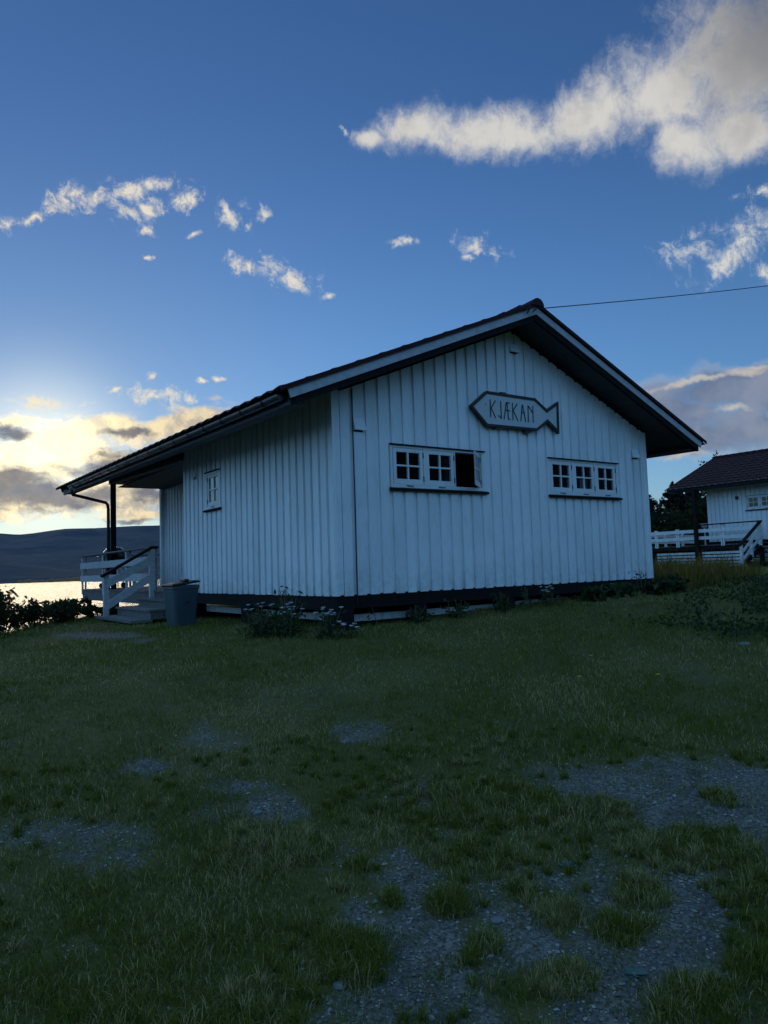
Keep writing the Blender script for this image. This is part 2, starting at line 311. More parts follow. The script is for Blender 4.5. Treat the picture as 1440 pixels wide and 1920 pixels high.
def plain(name, col, rough=.5, metal=0., nv=.15, ns=12., bs=.15):
    m, g, b = new_mat(name); n = g.noise(objc(g), ns, 5., .6)
    c = g.mix(n, [x*(1-nv) for x in col], [x*(1+nv) for x in col])
    g.link(c, b.inputs['Base Color']); b.inputs['Roughness'].default_value = rough; b.inputs['Metallic'].default_value = metal
    bump(g, b, n, bs, .003); return m
WHITE = wood('white_paint', (.72, .74, .76), (.81, .83, .85), dirt=(.60, .61, .61), rough=.5)
splash(WHITE)
WSASH = wood('white_sash_paint', (.66, .67, .68), (.76, .77, .77), rough=.4, tonev=.05)
WRAIL = wood('white_rail_paint', (.60, .61, .62), (.76, .76, .76), grain=(1.2, 1.2, 6), dirt=(.30, .29, .27), rough=.6)
WRAIL_DARK = wood('darker_rail_paint', (.34, .35, .36), (.50, .51, .51), grain=(1.2, 1.2, 6), dirt=(.20, .19, .18), rough=.65)  # darker version of the rail paint for the near terrace and its steps
BARGE = wood('barge_board_paint', (.34, .36, .39), (.46, .48, .51), grain=(1.5, 6, 6), dirt=(.22, .22, .23), rough=.6)
GREYW = wood('weathered_deck_wood', (.10, .09, .082), (.19, .175, .16), grain=(8, 1, 8), dirt=(.08, .09, .07), rough=.85, tonev=.4)
DARKW = wood('dark_stained_wood', (.006, .005, .006), (.014, .011, .012), rough=.85); DARKW.node_tree.nodes['Principled BSDF'].inputs['Specular IOR Level'].default_value = .2
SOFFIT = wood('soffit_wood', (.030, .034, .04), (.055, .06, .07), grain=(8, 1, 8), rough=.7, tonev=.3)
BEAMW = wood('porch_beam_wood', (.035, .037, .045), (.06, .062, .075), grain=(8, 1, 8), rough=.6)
TILE = plain('roof_tile', (.034, .012, .013), .5, nv=.35, ns=6.)
TILE.node_tree.nodes['Principled BSDF'].inputs['Specular IOR Level'].default_value = .10
METAL = plain('dark_gutter_metal', (.035, .038, .042), .32, .3)
GALV = plain('zinc_flashing', (.42, .45, .5), .33, .75, nv=.3, ns=5.)
IRON = plain('black_iron', (.012, .012, .014), .45, .4)
INNER = plain('interior_panelling', (.10, .065, .035), .7)
BIN = plain('grey_blue_plastic', (.05, .075, .09), .42, nv=.25, ns=4.)
BLACKP = plain('black_plastic', (.014, .015, .017), .4)
ENAMEL = plain('black_enamel', (.02, .022, .025), .09, 0, nv=.1, bs=.02)
CHROME = plain('chromed_steel', (.6, .6, .6), .2, 1.)
LETTER = plain('black_sign_paint', (.010, .009, .011), .5)
SIGNW = plain('faded_sign_paint', (.50, .53, .54), .45, nv=.08, ns=3.)
CURT = plain('blue_grey_curtain', (.22, .30, .36), .9)
STONE = plain('pale_stone', (.17, .17, .17), .85, nv=.3, ns=20., bs=.6)
WPLAST = plain('white_plastic', (.7, .7, .7), .4)
def glass():
    m, g, b = new_mat('window_glass'); t = m.node_tree; out = t.nodes['Material Output']
    ge = g.n('ShaderNodeNewGeometry'); dt = g.m('ABSOLUTE', g.vm('DOT_PRODUCT', ge.outputs['Normal'], ge.outputs['Incoming']))
    fr_ = g.m('ADD', .05, g.m('MULTIPLY', .95, g.m('POWER', g.m('SUBTRACT', 1., dt), 3.7)))
    gl = g.n('ShaderNodeBsdfGlossy'); gl.inputs['Roughness'].default_value = .015; gl.inputs['Color'].default_value = (.95, .95, .95, 1)
    tr = g.n('ShaderNodeBsdfTransparent'); tr.inputs[0].default_value = (.72, .76, .76, 1)
    mx = g.n('ShaderNodeMixShader'); g.link(fr_, mx.inputs[0]); g.link(tr.outputs[0], mx.inputs[1]); g.link(gl.outputs[0], mx.inputs[2])
    bp = g.n('ShaderNodeBump'); g.link(g.noise(objc(g), 3., 2.), bp.inputs['Height']); bp.inputs['Strength'].default_value = .04; bp.inputs['Distance'].default_value = .01
    g.link(bp.outputs[0], gl.inputs['Normal']); g.link(mx.outputs[0], out.inputs[0]); return m
GLASS = glass()
def leafmat(name, ca, cb, cc, trans=.35, rough=.5):
    m, g, b = new_mat(name); t = m.node_tree; out = t.nodes['Material Output']
    a = attr(g); c = g.mix(g.ss(a, 0., .7), ca, cb); c = g.mix(g.ss(a, .8, 1.), c, cc)
    g.link(c, b.inputs['Base Color']); b.inputs['Roughness'].default_value = rough; b.inputs['Specular IOR Level'].default_value = .12
    tl = g.n('ShaderNodeBsdfTranslucent'); g.link(c, tl.inputs[0]); mx = g.n('ShaderNodeMixShader'); mx.inputs[0].default_value = trans
    g.link(b.outputs[0], mx.inputs[1]); g.link(tl.outputs[0], mx.inputs[2]); g.link(mx.outputs[0], out.inputs[0]); return m
GRASSM = leafmat('lawn_grass', (.084, .112, .010), (.165, .175, .028), (.52, .41, .21), .3, .95)
LEAFM = leafmat('shrub_leaf', (.022, .034, .012), (.04, .055, .018), (.06, .06, .018))
WEEDM = leafmat('weed_leaf', (.022, .042, .016), (.045, .07, .025), (.13, .11, .05))
GOLDM = leafmat('dry_tall_grass', (.07, .085, .018), (.22, .15, .035), (.36, .24, .08), .3, .9)
FIRM = leafmat('conifer_needle', (.008, .014, .008), (.016, .024, .012), (.02, .022, .010), .15)
BIRCHM = leafmat('birch_leaf', (.014, .024, .010), (.03, .042, .015), (.06, .055, .02))
UMBEL = plain('dull_white_flower', (.42, .43, .44), .8); YEL = plain('yellow_petal', (.75, .55, .02), .6)
STEM = plain('dry_stem', (.13, .11, .06), .8); BARK = plain('bark', (.05, .04, .033), .9, bs=.6)
# ------------------------------------------------------------------ ground
ga, gn = 3.0, 380
tt = np.linspace(-math.asinh(1000), math.asinh(1000), gn); off = ga*np.sinh(tt)
gx, gy = np.meshgrid(-1.2+off, -3.2+off, indexing='ij')
def ell(lst, x, y, nz=.35):
    q = (fbm(x, y, .42, 21, 5)-.5)*3.6*nz; r = np.zeros_like(x)
    for (cx, cy, rx, ry, th, w) in lst:
        dx, dy = x-cx, y-cy; c_, s_ = math.cos(th), math.sin(th)
        l = np.hypot((dx*c_+dy*s_)/rx, (-dx*s_+dy*c_)/ry)
        r = np.maximum(r, w*np.clip((1.22-l+q)/.75, 0, 1))
    return r
def gravel_amount(x, y):
    a = ell(GRAV, x, y, .55); n = fbm(x, y, .5, 31, 4)
    near = np.clip(1-(np.hypot(x+2.4, y+5.3))/4.5, 0, 1)
    a = np.maximum(a, np.clip((n-.60)*6, 0, 1)*near*.7)
    return np.clip(a, 0, 1)*np.clip(1-ell(TUFT, x, y), 0, 1)
gz = ground(gx, gy)
verts = np.stack([gx, gy, gz], -1).reshape(-1, 3)
i0 = (np.arange(gn-1)[:, None]*gn+np.arange(gn-1)[None, :]).reshape(-1)
faces = np.stack([i0, i0+gn, i0+gn+1, i0+1], -1)
me = bpy.data.meshes.new('ground'); me.vertices.add(len(verts)); me.vertices.foreach_set('co', verts.reshape(-1).astype(np.float32))
me.loops.add(faces.size); me.loops.foreach_set('vertex_index', faces.reshape(-1).astype(np.int32)); me.polygons.add(len(faces))
me.polygons.foreach_set('loop_start', np.arange(0, faces.size, 4, dtype=np.int32)); me.polygons.foreach_set('loop_total', np.full(len(faces), 4, dtype=np.int32))
me.polygons.foreach_set('use_smooth', np.ones(len(faces), bool))
a_ = me.attributes.new('gravel', 'FLOAT', 'POINT'); a_.data.foreach_set('value', gravel_amount(verts[:, 0], verts[:, 1]).astype(np.float32)); me.update(calc_edges=True)
m, g, b = new_mat('soil_and_gravel'); co = objc(g)
vo = g.n('ShaderNodeTexVoronoi'); g.link(co, vo.inputs['Vector']); vo.inputs['Scale'].default_value = 85; vo.inputs['Randomness'].default_value = 1
vo2 = g.n('ShaderNodeTexVoronoi'); g.link(co, vo2.inputs['Vector']); vo2.inputs['Scale'].default_value = 34
sg = g.n('ShaderNodeSeparateColor'); g.link(vo.outputs['Color'], sg.inputs[0])
stone = g.mix(sg.outputs[0], (.085, .072, .056), (.26, .23, .19)); stone = g.mix(g.ss(g.noise(co, 5., 4.), .4, .7, 0., .5), stone, (.075, .07, .07))
turf = g.mix(g.noise(co, 30., 6., .7), (.085, .082, .020), (.165, .138, .050)); turf = g.mix(g.ss(g.noise(co, 2.2, 4.), .5, .75, 0., .5), turf, (.12, .105, .07))
ed = g.m('ADD', attr(g, 'gravel'), g.m('MULTIPLY', g.m('SUBTRACT', g.noise(co, 9., 6., .72), .5), 1.7))
b.inputs['Specular IOR Level'].default_value = .12; g.link(g.mix(g.ss(ed, .12, .80), turf, stone), b.inputs['Base Color']); b.inputs['Roughness'].default_value = .85
bump(g, b, g.m('ADD', g.m('MULTIPLY', vo.outputs[0], -.6), g.m('ADD', g.m('MULTIPLY', vo2.outputs[0], -.35), g.noise(co, 120., 4.))), .8, .012)
me.materials.append(m); o = bpy.data.objects.new('ground', me); COL.objects.link(o); tag(o, kind='structure')
# ------------------------------------------------------------------ water
WZ = -5.2
wb = MB(); wb.add([(-9000, -9000, WZ), (9000, -9000, WZ), (9000, 9000, WZ), (-9000, 9000, WZ)], [(0, 1, 2, 3)])
m, g, b = new_mat('fjord_water'); b.inputs['Base Color'].default_value = (.012, .02, .028, 1); b.inputs['IOR'].default_value = 1.333; b.inputs['Specular IOR Level'].default_value = .42
co = objc(g, (1, 1, 1)); h_ = g.m('ADD', g.noise(co, .9, 5., .62, .4), g.m('MULTIPLY', g.noise(co, .14, 4., .6), 4.)); bump(g, b, h_, 1., WAVE)
g.link(g.ss(g.noise(objc(g, (.35, .16, 1)), 1., 6., .72), .43, .60, .04, .30), b.inputs['Roughness'])
wo_ = wb.build('water', m); tag(wo_, kind='structure')
# ------------------------------------------------------------------ hills over the water
SKYL = [(-1.6, .045), (-.6, .05), (-.0245, .0511), (.1319, .0565), (.1464, .0552), (.1505, .0546), (.167, .0562), (.191, .0599), (.2063, .0618), (.2407, .0621), (.2859, .0644), (.3225, .0646), (.3875, .067), (.53, .0602), (.75, .055), (.98, .028), (1.1, .02), (1.7, .018)]
def smooth(t): t = np.clip(t, 0, 1); return t*t*(3-2*t)
na, nr = 420, 90
A, Q = np.meshgrid(np.linspace(-1.5, 1.5, na), np.linspace(0, 1, nr), indexing='ij')
RR = 1180+2900*Q**1.3; hx = CAM[0]+RR*np.sin(A); hy = CAM[1]+RR*np.cos(A)
prof = np.interp(A[:, 0], [s_[0] for s_ in SKYL], [s_[1] for s_ in SKYL])[:, None]
top = prof*3400+4.; rise = smooth((RR-1200)/2150)
spur = 62*np.exp(-((A-.02)/.16)**2)*smooth((RR-1190)/380)*(1-smooth((RR-1700)/900))
ridg = (fbm(hx, hy, 420, 5, 5)-.5)*90*smooth((RR-1250)/600)*(1-smooth((RR-3000)/350))
low = 6*smooth((RR-1190)/60)
hz = CAM[2]-5.5+low+np.maximum(top*rise**1.15+ridg*rise, spur)*(1-smooth((RR-3450)/900)*.8)
hz = np.minimum(hz, CAM[2]+prof*RR*1.0)
hz[:, 0] = -9
hv = np.stack([hx, hy, hz], -1).reshape(-1, 3); i0 = (np.arange(na-1)[:, None]*nr+np.arange(nr-1)[None, :]).reshape(-1)
hb = bpy.data.meshes.new('hills'); hb.from_pydata(hv.tolist(), [], np.stack([i0, i0+nr, i0+nr+1, i0+1], -1).tolist())
hb.polygons.foreach_set('use_smooth', [True]*len(hb.polygons))
m, g, b = new_mat('forested_hillside'); geo = g.n('ShaderNodeNewGeometry'); ps = geo.outputs['Position']
n1 = g.noise(ps, .006, 6., .6); n2 = g.noise(ps, .03, 5., .7)
mp = g.n('ShaderNodeMapping'); g.link(ps, mp.inputs[0]); mp.inputs['Scale'].default_value = (1, 1, 8)
c = g.mix(g.ss(n1, .4, .6), (.016, .026, .034), (.036, .044, .048)); c = g.mix(g.ss(n2, .45, .65, 0., .7), c, (.012, .020, .026))
c = g.mix(g.ss(g.noise(mp.outputs[0], .012, 6., .7), .60, .68, 0., .7), c, (.13, .10, .08))
g.link(c, b.inputs['Base Color']); b.inputs['Roughness'].default_value = .95; bump(g, b, n2, .9, 12.)
hb.materials.append(m); o = bpy.data.objects.new('hills', hb); COL.objects.link(o); tag(o, kind='structure')
# unseen forested hills added behind the viewer so gable panes reflect dark
A, Q = np.meshgrid(np.linspace(1.25, 2*math.pi-1.35, 260), np.linspace(0, 1, 40), indexing='ij')
RR = 380+700*Q; hx = CAM[0]+RR*np.sin(A); hy = CAM[1]+RR*np.cos(A)
hz = -1+RR*(.05+.12*smooth((A-1.3)/.5)*smooth((2*math.pi-1.5-A)/.9))*smooth(Q/.75)*(.75+.5*fbm(hx, hy, 160, 9, 4))*(1-.5*smooth((Q-.8)/.2)); hz[:, 0] = -12
hv = np.stack([hx, hy, hz], -1).reshape(-1, 3); i0 = (np.arange(259)[:, None]*40+np.arange(39)[None, :]).reshape(-1)
hb2 = bpy.data.meshes.new('hills'); hb2.from_pydata(hv.tolist(), [], np.stack([i0, i0+40, i0+41, i0+1], -1).tolist()); hb2.materials.append(m)
o = bpy.data.objects.new('hills', hb2); COL.objects.link(o); tag(o, kind='structure')
# low autumn-coloured headland on the far shore
vs = []
for i in range(60):
    a = .150+i*(.10/59); h = (1.5+4.2*vnoise(a*4000, 0, 14., 3)+1.5*vnoise(a*4000, 0, 4., 5))*min(1, i/2)
    for (rr_, z_) in ((1150, WZ-1), (1151, WZ+h*.8), (1156, WZ+h), (1175, WZ+h*.8), (1190, WZ-1)):
        vs.append((CAM[0]+rr_*math.sin(a), CAM[1]+rr_*math.cos(a), z_))
hb = MB(); hb.add(vs, [(i*5+j, i*5+j+1, (i+1)*5+j+1, (i+1)*5+j) for i in range(59) for j in range(4)])
m = plain('autumn_shore_scrub', (.26, .13, .045), .9, nv=.5, ns=.4, bs=.5); tag(hb.build('headland', m), kind='structure')
# ------------------------------------------------------------------ cabin builders
SL = .4134; CW = 6.3925; EAV = 2.5; BP = .197
def roofz(x): return EAV+SL*(x if x <= CW/2 else CW-x)
def rise_y(y): return .012*max(0., min(y, 11.))
def panelled(mb, P, length, topf, z0, ops, brk=(), phase=0., rnd=.004):
    """board-on-board cladding. P(s, d, z) -> point; s along the wall, d outwards. ops = openings (s0, s1, z0, z1)"""
    ed = {0., length}
    for o in ops: ed |= {o[0], o[1]}
    for q in brk: ed.add(q)
    def strip(a, b, d0, d1, zb, tone):
        segs = [(zb, None)]
        for o in ops:
            if a >= o[0]-1e-6 and b <= o[1]+1e-6:
                ns = []
                for (l, h) in segs:
                    if h is None: ns += [(l, o[2]), (o[3], None)]
                    else: ns.append((l, h))
                segs = ns
        for (l, h) in segs:
            za, zc = (h, h) if h is not None else (topf(a), topf(b))
            mb.hexa([P(a, d0, l), P(b, d0, l), P(b, d1, l), P(a, d1, l), P(a, d0, za), P(b, d0, zc), P(b, d1, zc), P(a, d1, za)], tone)
    E = sorted(ed)
    for a, b in zip(E[:-1], E[1:]): strip(a, b, -.030, -.11, z0+.012, .5)
    s = -phase
    while s < length:
        a, b = max(s, 0), min(s+BP-.062+random.uniform(-.002, .002), length); s += BP
        if b-a < .01: continue
        tn = random.random(); cuts = [a]+[e for e in E if a+1e-4 < e < b-1e-4]+[b]; zb = z0+random.uniform(-rnd, rnd); dd = random.uniform(0, .002)
        for c_, d_ in zip(cuts[:-1], cuts[1:]): strip(c_, d_, -dd, -.0295, zb, tn)
def window(parent, P, s0, s1, z0, z1, bays, sillw=.05, ops=(), name='window', label=None):
    """frame (the part itself) with sashes, panes, sill as sub-parts. bays = [(s0, s1, open_angle or None)]"""
    fr = MB(); fw_ = .045
    def bx(mb, a, b, d0, d1, l, h, tone=.5): mb.hexa([P(a, d0, l), P(b, d0, l), P(b, d1, l), P(a, d1, l), P(a, d0, h), P(b, d0, h), P(b, d1, h), P(a, d1, h)], tone)
    bx(fr, s0, s1, .004, -.10, z0, z0+fw_); bx(fr, s0, s1, .004, -.10, z1-.03, z1)
    ed = [s0]+[b[1]+.01 for b in bays[:-1]]+[s1]
    bx(fr, s0, s0+.035, .004, -.10, z0+fw_, z1-.03); bx(fr, s1-.035, s1, .004, -.10, z0+fw_, z1-.03)
    for b0, b1 in zip(bays[:-1], bays[1:]): bx(fr, b0[1]+.006, b1[0]-.006, .002, -.10, z0+fw_, z1-.03)
    f = fr.build('window', WSASH, parent)
    if label: f['label'] = label
    t = MB(); bx(t, s0-.02, s1+.02, .035, -.0, z1+.001, z1+.014); t.build('drip_cap', DARKW, f)
    t = MB(); t.hexa([P(s0-.03, sillw, z0-.045), P(s1+.05, sillw, z0-.045), P(s1+.05, 0, z0-.045), P(s0-.03, 0, z0-.045), P(s0-.03, sillw, z0-.018), P(s1+.05, sillw, z0-.018), P(s1+.05, 0, z0-.003), P(s0-.03, 0, z0-.003)]); t.build('sill', DARKW, f)
    for (a, b, ang_) in bays:
        l, h = z0+fw_+.004, z1-.034; w = b-a; st = .052; ox, od = a, -.012
        def PS(s, d, z, a=a, b=b, ang_=ang_):
            if ang_ is None: return P(a+s, d-.012, z)
            # hinge at b, swings outwards
            c_, s_ = math.cos(ang_), math.sin(ang_); q = w-s
            return P(b-q*c_-(d+.018)*s_+.0, q*s_-.012-(d)*c_*-1, z)
        def sb(mb, s_0, s_1, d0, d1, lo, hi): mb.hexa([PS(s_0, d0, lo), PS(s_1, d0, lo), PS(s_1, d1, lo), PS(s_0, d1, lo), PS(s_0, d0, hi), PS(s_1, d0, hi), PS(s_1, d1, hi), PS(s_0, d1, hi)], .5)
        sm = MB(); T0, T1 = .008, -.03
        sb(sm, 0, st, T0, T1, l, h); sb(sm, w-st, w, T0, T1, l, h); sb(sm, st, w-st, T0, T1, l, l+st+.015); sb(sm, st, w-st, T0, T1, h-st, h)
        mz = (l+st+.015+h-st)/2; sb(sm, w/2-.011, w/2+.011, T0-.002, T1+.004, l+st+.015, h-st); sb(sm, st, w/2-.011, T0-.003, T1+.006, mz-.011, mz+.011); sb(sm, w/2+.011, w-st, T0-.003, T1+.006, mz-.011, mz+.011)
        sm.build('sash', WSASH, f)
        pm = MB(); pm.add([PS(st, -.010, l+st+.01), PS(w-st, -.010, l+st+.01), PS(w-st, -.010, h-st), PS(st, -.010, h-st)], [(0, 1, 2, 3)]); pm.build('pane', GLASS, f)
        for z_ in (l+.08, h-.08):
            hm = MB(); hm.tube([PS(w+.004, .012, z_-.035), PS(w+.004, .012, z_+.035)], .008, 6); hm.build('hinge', IRON, f)
        if ang_ is None:
            hm = MB(); c0 = (a+b)/2; hm.tube([P(c0-.05, .012, z0+.03), P(c0+.05, .018, z0+.022), P(c0+.07, .012, z0+.03)], .005, 6); hm.build('latch', IRON, f)
    return f
def tiles(parent, name, side, y0, y1, x_e, full=True):
    """pantile slope. side -1 = slope facing -X, +1 = facing +X"""
    nv = int((y1-y0)/.3*8); rows = 12; L = (CW/2+.98); V = []; prof = []
    for r in range(rows):
        for q, hh in ((0, .020), (.001, .034), (.93, .0)): prof.append(((r+q)/rows, hh))
    prof.append((1., .02))
    for (q, hh) in prof:
        xx = -.98+L*q; z = 2.735+SL*xx
        for j in range(nv+1):
            y = y0+(y1-y0)*j/nv; ph = 2*math.pi*(y-y0)/.3
            wv = .011*(math.sin(ph)+.35*math.sin(2*ph+.6))
            V.append((xx if side < 0 else CW-xx, y, z+wv+hh+(rise_y(y) if full else 0)))
    n = nv+1; Fc = [(i*n+j, i*n+j+1, (i+1)*n+j+1, (i+1)*n+j) for i in range(len(prof)-1) for j in range(nv)]
    mb = MB(); mb.add(V, Fc)
    mb.t = [(hash((f[0]//n//3, (f[0] % n)//8)) % 97)/97 for f in Fc]
    # under-surface so that the roof has thickness
    xs = (-.97, CW/2); q = []
    for yy in (y0+.005, y1-.005):
        for x_ in xs: q.append((x_ if side < 0 else CW-x_, yy, 2.705+SL*x_+(rise_y(yy) if full else 0)))
    mb.add(q, [(0, 1, 3, 2)], .5)
    for k, yy in enumerate((y0, y1)):   # closed verge ends
        e0 = [( -.98, 2.72-.003), (CW/2, 2.72+SL*(CW/2+.98)-SL*.98+SL*.98*0+.0)]
        e = [(-.98, yy, 2.715+SL*-.98), (CW/2, yy, 2.715+SL*CW/2), (CW/2, yy, 2.768+SL*CW/2), (-.98, yy, 2.768+SL*-.98)]
        yo = yy+(-.012 if k == 0 else .012); rz_ = rise_y(yy) if full else 0
        p_ = [((a if side < 0 else CW-a), yy, c_+rz_) for a, _, c_ in e]; p2 = [((a if side < 0 else CW-a), yo, c_+rz_) for a, _, c_ in e]
        mb.hexa([p_[0], p_[1], p2[1], p2[0], p_[3], p_[2], p2[2], p2[3]], .3)
    return mb.build(name, TILE, parent)
def roof(parent, y0, y1, full=True):
    ry = (lambda y: rise_y(y)) if full else (lambda y: 0)
    root = tiles(parent, 'roof', -1, y0, y1, 0, full); tiles(root, 'roof_slope', 1, y0, y1, 0, full)
    # ridge cap: lapped half-round tiles
    mb = MB(); y = y0-.03; k = 0
    while y < y1:
        e = min(y+.36, y1+.03); n = 9; vs = []
        for yy, rr in ((y, .115), (e+.03, .095)):
            for j in range(n):
                a = math.pi*j/(n-1); vs.append((CW/2+rr*1.05*math.cos(a), yy, 4.03+rr*math.sin(a)+ry(yy)))
        b0 = [(j, j+1, n+j+1, n+j) for j in range(n-1)]; mb.add(vs+[(CW/2, y, 4.03+ry(y))], b0+[(j+1, j, 2*n) for j in range(n-1)]); y += .33; k += 1
    mb.build('ridge_cap', TILE, root)
    for yy, sg in ((y0+.02, 1), (y1-.02, -1)):   # barge boards, two per gable
        for s_ in (-1, 1):
            mb = MB(); X = lambda x: x if s_ < 0 else CW-x
            a, b_ = -.885, CW/2; h0 = .117
            P8 = []
            for dz in (0, h0):
                for (x_, y_) in ((a+(.04 if dz == 0 else 0.), yy), (b_, yy), (b_, yy+sg*.022), (a+(.04 if dz == 0 else 0.), yy+sg*.022)): P8.append((X(x_), y_, 2.598+SL*x_+dz+ry(y_)))
            mb.hexa(P8); mb.build('barge_board', BARGE, root)
            mb = MB(); P8 = []
            for zz in (-.085, .10):
                for (x_, y_) in ((-.80, yy+sg*.023), (CW/2, yy+sg*.023), (CW/2, yy+sg*.07), (-.80, yy+sg*.07)): P8.append((X(x_), y_, 2.598+SL*x_+zz+ry(y_)))
            mb.hexa(P8); mb.build('rafter', DARKW, root)
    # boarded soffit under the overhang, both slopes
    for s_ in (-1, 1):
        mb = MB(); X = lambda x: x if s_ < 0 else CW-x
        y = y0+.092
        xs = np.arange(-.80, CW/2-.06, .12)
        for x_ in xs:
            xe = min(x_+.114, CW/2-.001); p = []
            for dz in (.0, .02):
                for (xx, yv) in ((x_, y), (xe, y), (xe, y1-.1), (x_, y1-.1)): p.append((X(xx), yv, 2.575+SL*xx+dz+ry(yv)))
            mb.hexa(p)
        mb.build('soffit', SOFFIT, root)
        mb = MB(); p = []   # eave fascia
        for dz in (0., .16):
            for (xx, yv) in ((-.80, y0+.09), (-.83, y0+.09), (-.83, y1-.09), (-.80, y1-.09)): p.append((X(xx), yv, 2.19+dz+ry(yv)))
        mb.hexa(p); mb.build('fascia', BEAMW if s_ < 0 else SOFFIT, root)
        mb = MB(); p = []   # flat box under the eave
        for dz in (0., .018):
            for (xx, yv) in ((-.80, y0+.11), (-.62, y0+.11), (-.62, y1-.11), (-.80, y1-.11)): p.append((X(xx), yv, 2.205+dz+ry(yv)))
        mb.hexa(p); mb.build('eave_board', SOFFIT, root)
    return root
def gutter(parent, y0, y1, full=True, pipe=None):
    ry = (lambda y: rise_y(y)) if full else (lambda y: 0)
    mb = MB(); n = 9; vs = []; X0, Z0, r = -.905, 2.30, .062
    ys = np.linspace(y0, y1, 14)
    for y in ys:
        for rr in (r, r-.006):
            for j in range(n):
                a = math.pi+math.pi*j/(n-1); vs.append((X0+rr*math.cos(a), y, Z0+rr*math.sin(a)+ry(y)))
    f = []
    for i in range(len(ys)-1):
        o0 = i*2*n; o1 = (i+1)*2*n
        f += [(o0+j, o0+j+1, o1+j+1, o1+j) for j in range(n-1)]+[(o0+n+j, o0+n+j+1, o1+n+j+1, o1+n+j) for j in range(n-1)]+[(o0, o1, o1+n, o0+n), (o0+n-1, o1+n-1, o1+2*n-1, o0+2*n-1)]
    f += [tuple(range(n)), tuple(len(vs)-n-n+j for j in range(n))]
    mb.add(vs, f); gu = mb.build('gutter', METAL, parent, smooth=False)
    mb = MB(); p = []    # zinc drip flashing above the gutter
    for (x_, z_) in ((-.872, 2.312), (-.866, 2.312), (-.855, 2.392), (-.861, 2.392)): p.append((x_, z_))
    vs = []
    for y in ys:
        for x_, z_ in p: vs.append((x_-.012, y, z_+ry(y)))
    mb.add(vs, [(i*4+j, i*4+(j+1) % 4, (i+1)*4+(j+1) % 4, (i+1)*4+j) for i in range(len(ys)-1) for j in range(4)]+[(0, 1, 2, 3)]); mb.build('flashing', GALV, gu)
    y = y0+.4
    while y < y1-.2:
        mb = MB(); pts = [(X0+.05, y, Z0+.02+ry(y))]+[(X0+(r+.006)*math.cos(a), y, Z0+(r+.006)*math.sin(a)+ry(y)) for a in np.linspace(2*math.pi, math.pi, 9)]
        for a, b_ in zip(pts[:-1], pts[1:]): mb.bar(a, b_, .024, .005, (0.01, 0, 1) if abs(b_[2]-a[2]) < abs(b_[0]-a[0]) else (1, 0, 0.01))
        mb.build('gutter_bracket', IRON, gu); y += .6
    if pipe: 
        mb = MB(); mb.tube(pipe, .036, 10); dp = mb.build('downpipe', METAL, gu, smooth=True)
    return gu
def vent(parent, P, s0, s1, z0, z1):
    mb = MB(); mb.hexa([P(s0, .045, z0), P(s1, .045, z0), P(s1, -.0, z0), P(s0, -.0, z0), P(s0, .004, z1), P(s1, .004, z1), P(s1, -.0, z1), P(s0, -.0, z1)], .6)
    mb.build('vent_hood', WHITE, parent)
    mb = MB(); mb.hexa([P(s0+.01, .006, z0-.02), P(s1-.03, .006, z0-.02), P(s1-.03, .0005, z0-.02), P(s0+.01, .0005, z0-.02), P(s0+.01, .006, z0-.001), P(s1-.03, .006, z0-.001), P(s1-.03, .0005, z0-.001), P(s0+.01, .0005, z0-.001)]); mb.build('vent_slot', DARKW, parent)
# ------------------------------------------------------------------ main cabin
cab = thing('cabin', (0, 0, 0), 'white timber cabin with the fish sign, the nearest building', 'cabin')
PG = lambda s, d, z: (s, -d, z)                 # gable wall
PS_ = lambda s, d, z: (-d, s, z)                # side wall facing -X
PR = lambda s, d, z: (1.20-d, 5.2+s, z)         # recessed porch wall
LM, YE = 5.2, 9.93
w1 = (.875, 2.52, 1.37, 1.93); w2 = (3.885, 5.56, 1.37, 1.93); w3 = (3.50, 4.10, 1.40, 2.01)
mb = MB(); panelled(mb, PG, CW, roofz, 0., [w1, w2], brk=(CW/2,), phase=.076); mb.build('gable_wall', WHITE, cab)
mb = MB(); panelled(mb, PS_, LM, lambda s: 2.56, 0., [w3], phase=.02)
mb.box(.0, 1.1, LM-.11, LM-.001, 0, 2.45); mb.build('side_wall', WHITE, cab)
mb = MB(); panelled(mb, PR, YE-5.2, lambda s: 2.62, .09, [], phase=.05); mb.build('porch_wall', WHITE, cab)
mb = MB(); panelled(mb, lambda s, d, z: (CW-.005+d, s, z), YE, lambda s: 2.5, 0., []); mb.build('rear_side_wall', WHITE, cab)
mb = MB(); panelled(mb, lambda s, d, z: (1.12+s, YE-.005+d, z), CW-1.14, lambda s: roofz(1.12+s), 0., [], brk=(CW/2-1.12,)); mb.build('far_gable_wall', WHITE, cab)
mb = MB(); mb.box(.115, CW-.12, .115, YE-.12, -.02, .0); mb.box(.115, CW-.12, .115, YE-.12, 2.40, 2.42); mb.box(.12, CW-.12, 3.6, 3.65, .0, 2.40); mb.build('room_lining', INNER, cab)
for (a, b_, y_) in ((4.48, 4.72, .16), (4.80, 5.00, .16)):
    mb = MB()
    for k in range(10): mb.box(a+(b_-a)*k/10, a+(b_-a)*(k+.9)/10, y_+.012*(k % 2), y_+.012*(k % 2)+.01, 1.36, 1.66)
    mb.build('curtain', CURT, cab)
window(cab, PG, *w1[:2], *w1[2:], [(.925, 1.42, None), (1.475, 1.965, None), (1.995, 2.475, R_(38))], label='triple casement window under the fish sign, its right sash swung open')
window(cab, PG, *w2[:2], *w2[2:], [(3.93, 4.42, None), (4.475, 4.965, None), (5.02, 5.51, None)], label='triple casement window, all three sashes shut')
window(cab, PS_, *w3[:2], *w3[2:], [(3.545, 4.055, None)], label='small single casement window by the porch')
mb = MB()                                         # corner boards
